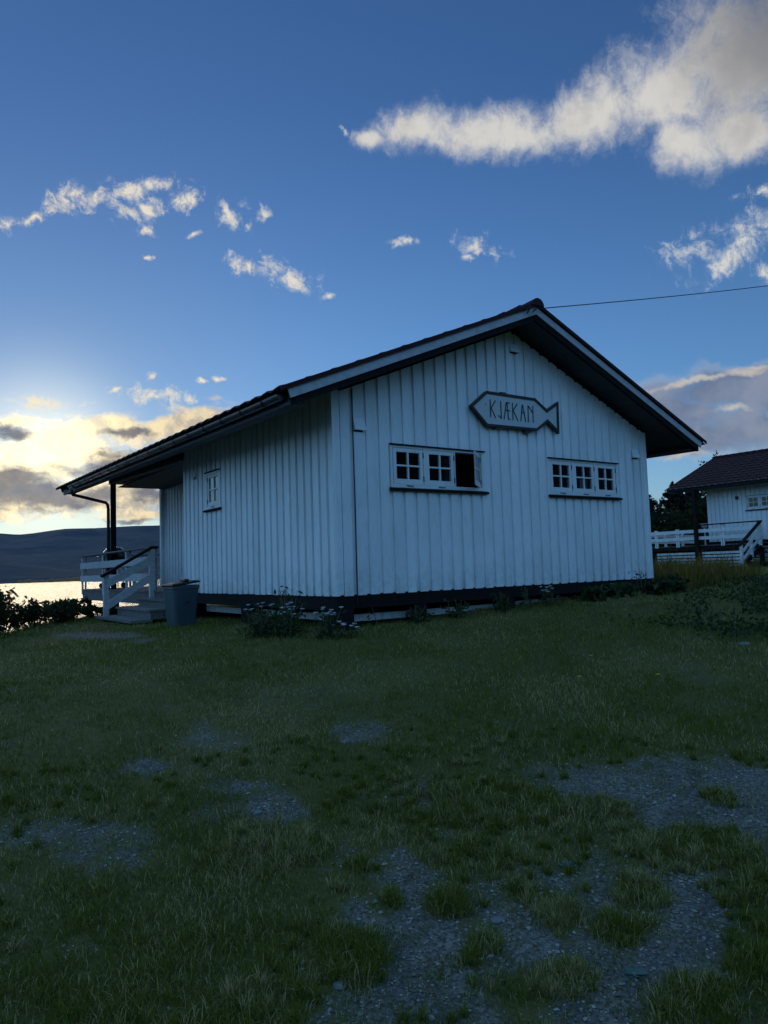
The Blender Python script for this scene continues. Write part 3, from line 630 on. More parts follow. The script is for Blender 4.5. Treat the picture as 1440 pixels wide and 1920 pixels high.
mb.box(-.004, .035, -.004, -.0, .0, 2.53); mb.build('corner_board', WHITE, cab)
mb = MB(); mb.box(CW-.05, CW+.004, -.005, -.0, .0, 2.53); mb.build('corner_board', WHITE, cab)
vent(cab, PG, .315, .485, 2.075, 2.23); vent(cab, PG, 5.985, 6.165, 2.065, 2.22); vent(cab, PG, 3.15, 3.33, 3.50, 3.62); vent(cab, PS_, 4.55, 4.70, 2.00, 2.12)
mb = MB(); mb.tube([(.306, -.006, 2.60), (.300, -.010, 2.1), (.306, -.006, 1.2), (.296, -.008, .0), (.30, -.0, -.12)], .008, 6); mb.build('earth_cable', BLACKP, cab)
roof(cab, -.55, 11.15)
gutter(cab, -.42, 9.98, pipe=[(-.905, 9.86, 2.32), (-.905, 9.86, 2.27), (-.88, 9.86, 2.21), (-.13, 9.94, 2.05), (-.09, 9.945, 2.0), (-.075, 9.95, 1.9), (-.075, 9.95, -.3)])
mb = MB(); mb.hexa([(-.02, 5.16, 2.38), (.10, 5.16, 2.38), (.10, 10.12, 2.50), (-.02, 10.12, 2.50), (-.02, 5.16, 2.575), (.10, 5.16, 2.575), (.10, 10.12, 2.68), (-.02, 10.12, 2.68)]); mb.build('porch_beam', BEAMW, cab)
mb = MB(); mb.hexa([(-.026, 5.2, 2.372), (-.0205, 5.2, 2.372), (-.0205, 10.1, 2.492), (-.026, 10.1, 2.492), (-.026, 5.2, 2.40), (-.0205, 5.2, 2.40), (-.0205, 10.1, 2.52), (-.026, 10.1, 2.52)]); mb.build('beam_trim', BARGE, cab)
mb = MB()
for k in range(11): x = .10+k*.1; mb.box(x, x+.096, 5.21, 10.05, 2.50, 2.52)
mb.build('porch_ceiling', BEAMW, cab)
mb = MB(); mb.box(-.02, .085, 9.88, 9.985, -.45, 2.52); mb.build('porch_post', DARKW, cab)
mb = MB()                                          # sill beam round the floor
mb.box(.02, CW-.02, .02, .12, -.16, .005); mb.box(.02, .12, .121, LM, -.18, .004); mb.box(CW-.12, CW-.02, .121, YE, -.16, .004); mb.box(.121, CW-.121, YE-.12, YE-.02, -.16, .004)
mb.build('sill_beam', DARKW, cab)
for (x, y, w) in ((-.0, .0, .25), (1.25, .02, .16), (2.9, .02, .16), (4.6, .02, .16), (6.15, .02, .2), (.0, 2.52, .28), (.0, 4.9, .25), (3.2, 3., .2), (6.15, 3., .2), (3.2, 6, .2)):
    mb = MB(); mb.box(x+.006, x+w, y+.006, y+w, -.9, -.161); mb.build('pier', DARKW, cab)
for (x0, x1, y, z0, z1, dz) in ((.26, 3.0, .30, -.345, -.255, .0), (.26, 1.0, .34, -.50, -.41, .0), (3.02, 6.1, .30, -.33, -.24, .03), (1.5, 2.4, .36, -.46, -.38, .02)):
    mb = MB(); mb.hexa([(x0, y, z0), (x1, y, z0+dz), (x1, y+.02, z0+dz), (x0, y+.02, z0), (x0, y, z1), (x1, y, z1+dz), (x1, y+.02, z1+dz), (x0, y+.02, z1)]); mb.build('skirting_board', WRAIL, cab)
mb = MB(); mb.box(.30, .32, .6, 5.1, -.34, -.25); mb.build('skirting_board', WRAIL, cab)
# ------------------------------------------------------------------ fish sign
OUT = [(2.267, 2.567), (2.577, 2.808), (3.574, 2.81), (3.835, 2.656), (4.089, 2.807), (4.075, 2.333), (3.837, 2.489), (3.597, 2.332), (2.557, 2.312)]
fs = thing('fish_sign', (3.15, -.03, 2.56), 'white fish-shaped board with black outline reading KJÆKAN, high on the cabin gable', 'sign')
L = lambda p: (p[0]-3.15, p[1]-2.56)
LB = MB(); LB.prism([L(p) for p in OUT], -.035, .005); LB.build('board', SIGNW, fs)
LB = MB(); n = len(OUT); cx_, cz_ = 0, 0
Pn = [Vector(L(p)) for p in OUT]
def inset(P, d):
    r = []
    for i in range(len(P)):
        a, b_, c_ = P[i-1], P[i], P[(i+1) % len(P)]; e1 = (b_-a).normalized(); e2 = (c_-b_).normalized(); n1 = Vector((e1.y, -e1.x)); n2 = Vector((e2.y, -e2.x)); k = (n1+n2); k = k/max(.35, (1+n1.dot(n2))); r.append(b_+k*d)
    return r
I2 = inset(Pn, .026); O2 = inset(Pn, -.010)
for i in range(n):
    j = (i+1) % n; q = [(O2[i], 0), (O2[j], 0), (I2[j], 0), (I2[i], 0)]
    LB.hexa([(p.x, -.052, p.y) for p, _ in q]+[(p.x, .006, p.y) for p, _ in q])
LB.build('border', LETTER, fs)
STR = [(2.645, 2.701, 2.643, 2.441), (2.751, 2.696, 2.656, 2.583), (2.656, 2.583, 2.741, 2.44), (2.856, 2.703, 2.854, 2.442), (2.854, 2.442, 2.797, 2.485), (2.967, 2.691, 2.911, 2.439), (2.967, 2.691, 3.039, 2.69), (2.984, 2.69, 3.0, 2.445), (2.945, 2.576, 3.039, 2.571), (2.997, 2.447, 3.038, 2.445), (3.095, 2.698, 3.093, 2.438), (3.196, 2.694, 3.105, 2.586), (3.105, 2.586, 3.198, 2.437), (3.301, 2.695, 3.254, 2.436), (3.307, 2.695, 3.359, 2.437), (3.278, 2.572, 3.344, 2.571), (3.424, 2.693, 3.416, 2.437), (3.427, 2.69, 3.526, 2.582), (3.528, 2.696, 3.522, 2.439)]
groups = [(0, 3), (3, 5), (5, 10), (10, 13), (13, 16), (16, 19)]
for k, (i, j) in enumerate(groups):
    lb = MB()
    for (a, b_, c_, d_) in STR[i:j]:
        yy = -.0385-.0012*random.random()
        lb.bar((a-3.15, yy, b_-2.56), (c_-3.15, yy, d_-2.56), .015, .006, (0, 1, 0))
    lb.build('letter', LETTER, fs)
lb = MB(); lb.box(2.545-3.15, 2.558-3.15, -.042, -.035, 2.615-2.56, 2.628-2.56); lb.build('eye', LETTER, fs)
for (x0, x1, z0, z1) in ((2.875, 2.985, 2.80, 2.842), (2.71, 2.785, 2.275, 2.318), (3.33, 3.48, 2.27, 2.325)):
    lb = MB(); lb.prism([(x0-3.15, z1-2.56), (x0+.02-3.15, z0-2.56), (x1-.02-3.15, z0+.01-2.56), (x1-3.15, z1-2.56)], -.03, .02); lb.build('bracket', LETTER, fs)
# ------------------------------------------------------------------ overhead cable
cb_ = thing('overhead_cable', (3.19, -.60, 3.98), 'thin black power cable running from the gable peak out over the lawn', 'cable')
pts = []
A0 = Vector((0, 0, 0)); A1 = Vector((13.5, -.1, 3.55))
for i in range(25):
    t = i/24; p = A0.lerp(A1, t); p.z -= .9*t*(1-t)*.35; pts.append(p)
mb = MB(); mb.tube(pts, .0075, 6); mb.build('wire', BLACKP, cb_, smooth=True)
mb = MB(); mb.tube([(-.30, .02, -.06), (-.2, -.02, -.03), (-.1, -.03, -.01), (0, 0, 0)], .008, 6); mb.tube([(-.22, .04, -.10), (-.23, -.02, -.05), (-.20, -.03, -.02)], .010, 6); mb.tube([(-.12, .03, -.07), (-.10, -.03, -.03), (-.16, -.03, -.06)], .008, 6); mb.build('wall_hook', IRON, cb_)
# ------------------------------------------------------------------ terrace by the porch
DZ = .03; TX = -.12; TY0, TY1 = 5.22, 12.25
te = thing('terrace', (0, 5.3, 0), 'weathered wooden terrace with white rails beyond the steps of the near cabin', 'terrace'); te.location = (0, 0, 0)
mb = MB(); y = TY0
while y < TY1: mb.box(TX-.02, 6.2 if y > YE+.05 else 1.18, y, y+.115, DZ-.03, DZ); y += .122
mb.build('deck_board', GREYW, te)
mb = MB(); mb.box(TX+.002, TX+.03, TY0+.02, TY1, -.24, DZ-.031); mb.box(TX+.03, 6.2, TY1-.03, TY1-.002, -.24, DZ-.031); mb.build('rim_board', GREYW, te)
for (x, y) in ((TX+.06, 7.4), (TX+.06, 9.6), (TX+.06, 12.1), (3, 12.1), (6, 12.1)):
    mb = MB(); mb.box(x, x+.1, y-.1, y, -2.2, -.241); mb.build('support_post', DARKW, te)
PY = [6.62, 8.3, 10.2, 12.19]
for i, y in enumerate(PY):
    mb = MB(); w = .045 if i else .09; mb.box(TX-.03, TX+.0, y-w, y+w, -.10 if i else -.10, .855); mb.box(TX+.045, TX+.075, y-w*.7, y+w*.7, -.1, .855); mb.build('rail_post', WRAIL_DARK, te)
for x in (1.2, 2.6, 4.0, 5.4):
    mb = MB(); mb.box(x-.05, x+.05, TY1-.01, TY1+.03, -.1, .855); mb.build('rail_post', WRAIL_DARK, te)
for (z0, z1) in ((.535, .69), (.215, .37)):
    mb = MB(); mb.box(TX-.055, TX-.031, 6.72, TY1+.02, z0, z1); mb.build('rail_board', WRAIL_DARK, te)
    mb = MB(); mb.box(TX-.03, 6.2, TY1+.031, TY1+.053, z0, z1); mb.build('rail_board', WRAIL_DARK, te)
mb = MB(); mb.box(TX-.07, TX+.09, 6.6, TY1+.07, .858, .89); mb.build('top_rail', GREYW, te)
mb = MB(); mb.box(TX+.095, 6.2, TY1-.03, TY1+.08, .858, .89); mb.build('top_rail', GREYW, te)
# ------------------------------------------------------------------ steps
st_ = thing('porch_steps', (-.12, 5.5, -.45), 'grey wooden steps with one white sloping handrail up to the near terrace', 'steps')
def sub(o): return Vector(o.location)
sl_ = sub(st_)
def sbox(mb, x0, x1, y0, y1, z0, z1): mb.box(x0-sl_.x, x1-sl_.x, y0-sl_.y, y1-sl_.y, z0-sl_.z, z1-sl_.z)
for (x0, x1, y0, y1, z, hh) in ((-.42, -.125, 4.95, 6.52, -.095, .12), (-.82, -.40, 4.55, 6.50, -.235, .13)):
    mb = MB(); sbox(mb, x0-.03, (x0+x1)/2-.004, y0-.02, y1+.02, z-.035, z); sbox(mb, (x0+x1)/2+.004, x1-.005, y0-.02, y1+.02, z-.035, z); mb.build('tread', GREYW, st_)
    mb = MB(); sbox(mb, x0, x0+.03, y0, y1, z-.036-hh, z-.036); sbox(mb, x0+.03, x1+.2, y0+.01, y0+.04, z-.036-hh, z-.037); mb.build('riser', GREYW, st_)
mb = MB(); sbox(mb, -1.16, -.80, 4.5, 6.72, -.44, -.395); mb.build('ground_plank', GREYW, st_)
mb = MB(); sbox(mb, -1.045, -.955, 6.55, 6.64, -.55, .36); mb.build('post', WRAIL_DARK, st_)
mb = MB(); sbox(mb, -.20, -.10, 6.50, 6.60, -.11, .84); mb.build('post', WRAIL_DARK, st_)
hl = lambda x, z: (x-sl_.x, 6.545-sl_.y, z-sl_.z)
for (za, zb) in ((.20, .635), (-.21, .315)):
    mb = MB(); a, b_ = hl(-.99, za), hl(-.14, zb); mb.hexa([(a[0], a[1]-.03, a[2]-.08), (b_[0], b_[1]-.03, b_[2]-.08), (b_[0], b_[1]-.005, b_[2]-.08), (a[0], a[1]-.005, a[2]-.08), (a[0], a[1]-.03, a[2]+.08), (b_[0], b_[1]-.03, b_[2]+.08), (b_[0], b_[1]-.005, b_[2]+.08), (a[0], a[1]-.005, a[2]+.08)]); mb.build('rail_board', WRAIL_DARK, st_)
mb = MB(); mb.bar(hl(-1.10, .335), hl(-.16, .865), .12, .05); mb.bar(hl(-.175, .868), hl(-.04, .868), .12, .049); mb.build('handrail', DARKW, st_, bevel=.006)
# ------------------------------------------------------------------ waste bin
bn = thing('waste_bin', (-.73, 3.35, -.455), 'grey-blue plastic waste bin with slipped lid standing on the grass by the side wall', 'bin', rz=R_(6))
mb = MB()
def ring(w, d, z, r=.05):
    P = []
    for (sx_, sy_, a0) in ((1, 1, 0), (-1, 1, 90), (-1, -1, 180), (1, -1, 270)):
        for k in range(4): a = R_(a0+k*30); P.append((sx_*(w/2-r)+r*math.cos(a), sy_*(d/2-r)+r*math.sin(a), z))
    return P
prof = [(.33, .31, 0), (.34, .32, .02), (.42, .41, .56), (.44, .43, .57), (.44, .43, .62), (.42, .41, .622), (.41, .40, .55), (.32, .30, .03)]
V = []
for w, d, z in prof: V += ring(w, d, z)
n = 16; mb.add(V, [(i*n+j, i*n+(j+1) % n, (i+1)*n+(j+1) % n, (i+1)*n+j) for i in range(len(prof)-1) for j in range(n)]+[tuple(range(n))[::-1]]); mb.build('body', BIN, bn)
for x_ in (-.06, .05):
    mb = MB(); mb.hexa([(x_, -.168, .04), (x_+.012, -.168, .04), (x_+.012, -.15, .04), (x_, -.15, .04), (x_, -.211, .55), (x_+.012, -.211, .55), (x_+.012, -.20, .55), (x_, -.20, .55)]); mb.build('rib', BIN, bn)
mb = MB(); V = ring(.46, .45, .0)+ring(.47, .46, .02)+ring(.40, .39, .035)
ca_, sa_ = math.cos(R_(7)), math.sin(R_(7)); V = [(x*ca_-z*sa_, y, z*ca_+x*sa_+.632) for x, y, z in V]
mb.add(V, [(i*n+j, i*n+(j+1) % n, (i+1)*n+(j+1) % n, (i+1)*n+j) for i in range(2) for j in range(n)]+[tuple(range(n))[::-1], tuple(2*n+j for j in range(n))]); mb.build('lid', BLACKP, bn)
mb = MB(); mb.bar((.02, -.16, .69), (.08, .12, .70), .07, .04); mb.build('lid_handle', BLACKP, bn, bevel=.01)
mb = MB(); mb.tube([(-.02, -.215, .36), (0, -.245, .365), (.03, -.215, .37)], .008, 6); mb.build('grip', IRON, bn)
# ------------------------------------------------------------------ kettle barbecue
bq = thing('barbecue', (.40, 11.2, DZ), 'round black kettle barbecue with domed lid behind the terrace rail', 'barbecue')
mb = MB(); mb.lathe((0, 0, .78), [(.0, -.23), (.12, -.21), (.22, -.14), (.275, -.04), (.285, .0)], 28); mb.build('bowl', ENAMEL, bq, smooth=True)
mb = MB(); mb.lathe((0, 0, .80), [(.29, -.01), (.288, .03), (.25, .14), (.16, .215), (.05, .24), (.0, .243)], 28); mb.build('lid', ENAMEL, bq, smooth=True)
mb = MB(); mb.tube([(-.07, 0, 1.03), (-.06, 0, 1.08), (.06, 0, 1.08), (.07, 0, 1.03)], .012, 8); mb.build('lid_handle', BLACKP, bq, smooth=True)
for a in (30, 150, 270):
    c_, s_ = math.cos(R_(a)), math.sin(R_(a)); mb = MB(); mb.tube([(.2*c_, .2*s_, .62), (.30*c_, .30*s_, .04)], .013, 8); mb.build('leg', CHROME, bq, smooth=True)
for a in (30, 150):
    c_, s_ = math.cos(R_(a)), math.sin(R_(a)); mb = MB(); mb.tube([(.30*c_-.02*s_, .30*s_+.02*c_, .075), (.30*c_+.02*s_, .30*s_-.02*c_, .075)], .075, 18); mb.build('wheel', BLACKP, bq)
mb = MB(); mb.tube([(-.30, .10, .80), (-.40, .08, .80), (-.40, -.08, .80), (-.30, -.10, .80)], .010, 8); mb.build('side_handle', CHROME, bq, smooth=True)
mb = MB(); mb.tube([(.0, 0, .1)], .1) if False else mb.lathe((0, 0, .30), [(.0, 0), (.2, 0), (.21, .015)], 20); mb.build('ash_tray', CHROME, bq)
# ------------------------------------------------------------------ neighbouring cabin
NO = (25.06, 9.97, .96)
nb = thing('cabin', NO, 'white cabin with dark tiled roof farther back at the right edge', 'cabin')
NP = lambda s, d, z: (-d, s, z)
nw = (-3.42, -1.74, 1.25, 1.82)
mb = MB(); panelled(mb, lambda s, d, z: (-d, s-9.9, z), 9.9, lambda s: 2.56, 0., [(9.9+nw[0], 9.9+nw[1], nw[2], nw[3])], phase=.1); mb.build('side_wall', WHITE, nb)
mb = MB(); panelled(mb, lambda s, d, z: (s, -.005+d, z), CW, roofz, 0., [], brk=(CW/2,)); mb.build('gable_wall', WHITE, nb)
mb = MB(); panelled(mb, lambda s, d, z: (s, -9.9-d, z), CW, roofz, 0., [], brk=(CW/2,)); mb.build('far_gable_wall', WHITE, nb)
mb = MB(); panelled(mb, lambda s, d, z: (CW-.005+d, s-9.9, z), 9.9, lambda s: 2.5, 0., []); mb.build('rear_side_wall', WHITE, nb)
mb = MB(); mb.box(.115, CW-.12, -9.8, -.12, -.02, .0); mb.box(.115, CW-.12, -9.8, -.12, 2.40, 2.42); mb.box(1.8, 1.84, -9.7, -.13, 0, 2.4); mb.build('room_lining', INNER, nb)
window(nb, NP, nw[0], nw[1], nw[2], nw[3], [(-3.38, -2.88, None), (-2.82, -2.33, None), (-2.27, -1.79, None)])
roof(nb, -10.5, 1.35, full=False); gutter(nb, -10.4, 1.25, full=False, pipe=None)
mb = MB(); mb.box(.02, CW-.02, -9.88, -9.78, -.2, .0); mb.box(.02, .12, -9.77, -.03, -.2, .0); mb.box(.13, CW-.03, -.13, -.03, -.2, .0); mb.build('sill_beam', DARKW, nb)
for y in (-9.7, -6.5, -3.4, -.3):
    mb = MB(); mb.box(.03, .3, y, y+.25, -1.4, -.201); mb.box(5.9, 6.2, y, y+.25, -1.4, -.201); mb.build('pier', DARKW, nb)
mb = MB(); mb.box(-.98, -.84, -.06, .10, -1.25, 2.26); mb.build('porch_post', DARKW, nb)
mb = MB(); mb.bar((-.91, .02, 1.55), (-.91, .02+.0, 1.55001), .01, .01); mb.bar((-.9, .10, 1.9), (-.9, 1.1, 2.33), .09, .09); mb.build('post_brace', DARKW, nb)
mb = MB(); mb.box(-.045, -.0, -1.42, -1.30, 1.72, 1.86); mb.build('outdoor_lamp', IRON, nb)
nt_ = thing('terrace', NO, 'raised terrace with white double rails and slatted white skirt in front of the distant cabin', 'terrace')
mb = MB(); y = -2.7
while y < 4.4: mb.box(-.85, -.005 if y < .05 else 6.2, y, y+.115, -.16, -.13); y += .122
mb.build('deck_board', GREYW, nt_)
mb = MB(); mb.box(-.84, -.79, -2.68, 4.4, -.33, -.161); mb.box(-.79, 6.2, 4.33, 4.38, -.33, -.161); mb.build('rim_board', DARKW, nt_)
for y in (-2.62, -1.1, .95, 2.0, 3.1, 4.3):
    for dy in (-.045, .05):
        mb = MB(); mb.box(-.86, -.82, y+dy-.03, y+dy+.03, -.19, .70 if y < 0.2 else .60); mb.build('rail_post', WRAIL, nt_)
for x in (.4, 1.9, 3.4, 4.9):
    mb = MB(); mb.box(x-.06, x+.06, 4.31, 4.40, -.19, .64); mb.build('rail_post', WRAIL, nt_)
for (z0, z1) in ((.40, .545), (.10, .24)):
    mb = MB(); mb.box(-.885, -.861, -2.66, 4.42, z0, z1); mb.build('rail_board', WRAIL, nt_)
    mb = MB(); mb.box(-.86, 6.2, 4.401, 4.425, z0, z1); mb.build('rail_board', WRAIL, nt_)
mb = MB(); mb.box(-.92, -.78, -2.72, -.07, .70, .745); mb.build('top_rail', DARKW, nt_)
for y in (-2.6, -.4, 2.0, 4.2):
    mb = MB(); mb.box(-.76, -.62, y-.07, y+.07, -1.5, -.33); mb.build('support_post', DARKW, nt_)
for (a, b_) in ((-1.80, -.12), (.16, 2.05)):
    mb = MB()
    for k in range(5): z = -.47-k*.135; mb.box(-.80, -.78, a, b_, z-.045, z+.045)
    mb.build('slatted_skirt', WRAIL, nt_)
ns_ = thing('porch_steps', (NO[0]-.85, NO[1]-2.7, NO[2]-1.1), 'dark steps with white handrails leading up to the distant terrace', 'steps')
for k in range(5):
    mb = MB(); z = 1.1-.16-(k+1)*.18; mb.box(-.30*(k+1), -.30*k+.03, -1.25, -.03, z-.04, z); mb.build('tread', DARKW, ns_)
for y in (-1.3, .02):
    mb = MB()
    mb.hexa([(-1.55, y, -.05), (0, y, .66), (0, y+.04, .66), (-1.55, y+.04, -.05), (-1.55, y, .13), (0, y, .88), (0, y+.04, .88), (-1.55, y+.04, .13)]); mb.build('stringer', DARKW, ns_)
for (x, zb, zt_) in ((-1.47, -.02, .88), (-.72, .25, 1.28), (.02, .85, 1.78)):
    mb = MB(); mb.box(x-.05, x+.05, -.0, .09, zb, zt_); mb.build('post', WRAIL, ns_)
for dz in (-.22, -.52):
    mb = MB(); mb.hexa([(-1.45, -.03, .87+dz-.06), (.0, -.03, 1.76+dz-.06), (.0, -.005, 1.76+dz-.06), (-1.45, -.005, .87+dz-.06), (-1.45, -.03, .87+dz+.07), (.0, -.03, 1.76+dz+.07), (.0, -.005, 1.76+dz+.07), (-1.45, -.005, .87+dz+.07)]); mb.build('rail_board', WRAIL, ns_)
mb = MB(); mb.bar((-1.6, .04, .86), (.1, .04, 1.83), .13, .05); mb.build('handrail', DARKW, ns_)
bw = thing('hanging_basket', (NO[0]-.55, NO[1]-.15, NO[2]+.62), 'small white plastic flower bowl on the terrace rail beside the dark post', 'flower bowl')
mb = MB(); mb.lathe((0, 0, 0), [(.0, 0), (.09, .0), (.17, .15), (.19, .16), (.17, .17), (.08, .03), (0, .03)], 20); mb.build('bowl', WPLAST, bw)
mb = MB(); mb.tube([(0, 0, -.75), (0, 0, 0)], .03, 8); mb.build('stand', WPLAST, bw)
mb = MB()
for k in range(7): a = R_(200+k*18); mb.box(.145*math.cos(a)-.012, .145*math.cos(a)+.012, .145*math.sin(a)-.012, .145*math.sin(a)+.012, .08, .12)
mb.build('slots', BLACKP, bw)
# ------------------------------------------------------------------ vegetation helpers
def gz_(x, y): return float(ground(np.array([x]), np.array([y]))[0])
def leaf_quads(C, size, elong=1.7, flat=0., dirs=None):
    """C (N,3) centres -> (N,4,3) lens-shaped leaves"""
    N = len(C); n = rng.normal(size=(N, 3)); n[:, 2] = n[:, 2]*(1-flat)+flat*1.5; n /= np.linalg.norm(n, axis=1)[:, None]
    d = rng.normal(size=(N, 3)) if dirs is None else dirs+rng.normal(size=(N, 3))*.35
    d -= n*(d*n).sum(1)[:, None]; d /= np.linalg.norm(d, axis=1)[:, None]+1e-9; e = np.cross(n, d)
    s = size*rng.uniform(.6, 1.3, (N, 1)); return np.stack([C-d*s*elong/2, C+e*s/2+d*s*.1, C+d*s*elong/2, C-e*s/2+d*s*.1], 1)
def shrub(loc, h, rad, label, nleaf=2600, leaf=.038, mat=None, name='shrub', group=None, cat='shrub', shoots=14, clump=9):
    z = gz_(*loc); t = thing(name, (loc[0], loc[1], z-.03), label, cat, group)
    mb = MB(); cen = []
    for k in range(shoots):
        a = random.uniform(0, 6.283); rr = rad*math.sqrt(random.random()); hh = h*random.uniform(.55, 1.)*(1-.35*(rr/rad)**2)
        e = Vector((rr*math.cos(a), rr*math.sin(a), hh)); m_ = Vector((e.x*.45, e.y*.45, hh*.55)); p = [Vector((e.x*.1, e.y*.1, 0)), m_, e]
        mb.tube(p, [.012, .008, .003], 5, cap=False); cen.append((p, hh))
        for q in range(4):
            b0 = m_.lerp(e, random.random()); e2 = b0+Vector((random.uniform(-1, 1), random.uniform(-1, 1), random.uniform(-.1, .9)))*h*.2; mb.tube([b0, e2], [.005, .002], 4, cap=False); cen.append(([b0, b0.lerp(e2, .5), e2], hh))
    mb.build('stems', BARK, t)
    C = []
    per = max(1, nleaf//len(cen))
    for (p, hh) in cen:
        for _ in range(per):
            u = random.random()**.7; b0 = p[0].lerp(p[1], u*2) if u < .5 else p[1].lerp(p[2], u*2-1)
            C.append((b0.x+random.gauss(0, .06*h+.015), b0.y+random.gauss(0, .06*h+.015), max(.01, b0.z+random.gauss(0, .05*h))))
    C = np.array(C); quads('foliage', leaf_quads(C, leaf), rng.random(len(C)), mat or LEAFM, t); return t
def tree(loc, h, rad, label, kind='round', group='trees behind the distant cabin', name='tree', cat='tree', z=None, n=7000, leaf=.13, mat=None, base=.12):
    z = gz_(*loc)-.1 if z is None else z; t = thing(name, (loc[0], loc[1], z), label, cat, group)
    mb = MB(); lean = Vector((random.uniform(-.04, .04)*h, random.uniform(-.04, .04)*h, 0)); tip = lean+Vector((0, 0, h*.93))
    mb.tube([(0, 0, 0), lean*.3+Vector((0, 0, h*.35)), tip], [.018*h+.04, .012*h+.02, .012], 8); C = []; Dd = []
    nb_ = 70 if kind == 'spruce' else 40
    for k in range(nb_):
        u = base+(1-base)*(k+random.random())/nb_; a = k*2.4+random.uniform(-.4, .4); b0 = Vector((lean.x*u, lean.y*u, h*.93*u))
        if kind == 'spruce': L_ = rad*(1-u)**.8*random.uniform(.7, 1.15)+.12; dr = Vector((math.cos(a), math.sin(a), random.uniform(-.15, .25)))
        else: L_ = rad*math.sin(math.pi*min(1, .15+u*.85))**.6*random.uniform(.6, 1.1); dr = Vector((math.cos(a), math.sin(a), random.uniform(.2, .8)))
        e = b0+dr*L_; mb.tube([b0, b0.lerp(e, .6)+Vector((0, 0, -.03*L_)), e], [.012*h*(1-u)+.012, .015, .005], 5, cap=False)
        m_ = int(n/nb_*(.5+L_/rad)); s = np.array([random.random()**.75 for _ in range(m_)])
        c = np.array(b0)[None]+(np.array(e)-np.array(b0))[None]*s[:, None]; sp = (.10 if kind == 'spruce' else .2)*L_+.06
        # leaves gather in clumps along the branch so that gaps stay open
        cl_ = rng.normal(size=(5, 3))*sp; c = c+cl_[rng.integers(0, 5, m_)]+rng.normal(size=(m_, 3))*sp*.45; C.append(c); Dd.append(np.tile(np.array(dr), (m_, 1)))
    if kind == 'spruce':
        m_ = 200; s = rng.random(m_); C.append(np.array([[lean.x, lean.y, h*.80]])+np.stack([rng.normal(size=m_)*.05*h*(1-s), rng.normal(size=m_)*.05*h*(1-s), s*h*.2], 1)); Dd.append(np.tile([0, 0, 1.], (m_, 1)))
    mb.build('trunk', BARK, t); C = np.concatenate(C); Dd = np.concatenate(Dd)
    quads('crown', leaf_quads(C, leaf, 2.4 if kind == 'spruce' else 1.5, dirs=Dd), rng.random(len(C)), mat or (FIRM if kind == 'spruce' else BIRCHM), t); return t
tree((38.6, 22.4), 5.2, 2.7, 'dark conifer with ragged top in the gap beside the near cabin wall', 'spruce')
tree((40.0, 21.2), 5.5, 3.2, 'tallest dark conifer in the gap between the two cabins', 'spruce')
tree((41.2, 20.6), 5.5, 2.5, 'dark conifer just left of the distant roof edge', 'spruce')
tree((35.6, 16.4), 3.9, 1.9, 'leafy birch seen beneath the distant eave', 'round', n=4200)
tree((37.5, 16.3), 4.0, 2.2, 'leafy birch behind the dark porch post of the distant cabin', 'round', n=5000)
tree((43.2, 19.3), 7.5, 2.3, 'taller birch whose top twigs show above the distant ridge', 'round', n=6000)
tree((34.0, 20.0), 3.2, 2.0, 'low dark tree behind the white terrace rails', 'round', n=5000)
# shrubs on the bank
BG = 'shrubs along the bank'
shrub((-3.05, 5.7), .95, .62, 'rounded dark shrub at the left edge of the lawn, water behind it', group=BG, nleaf=2300)
shrub((-2.75, 6.5), .95, .55, 'dark leafy shrub just right of the leftmost shrub', group=BG, nleaf=2000)
shrub((-2.25, 6.4), .60, .5, 'low thin shrub in the dip between the bank shrubs', group=BG, nleaf=1300)
shrub((-1.75, 7.0), .48, .5, 'small shrub halfway between the left edge and the steps', group=BG, nleaf=1300)
shrub((-1.35, 7.9), .46, .55, 'dense shrub beside the foot of the porch steps', group=BG, nleaf=2300)
shrub((-.75, 8.2), .34, .5, 'low shrub under the terrace edge behind the handrail', group=BG, nleaf=1900)
shrub((-3.7, 5.2), .9, .6, 'shrub cut off by the left picture edge', group=BG, nleaf=2300)
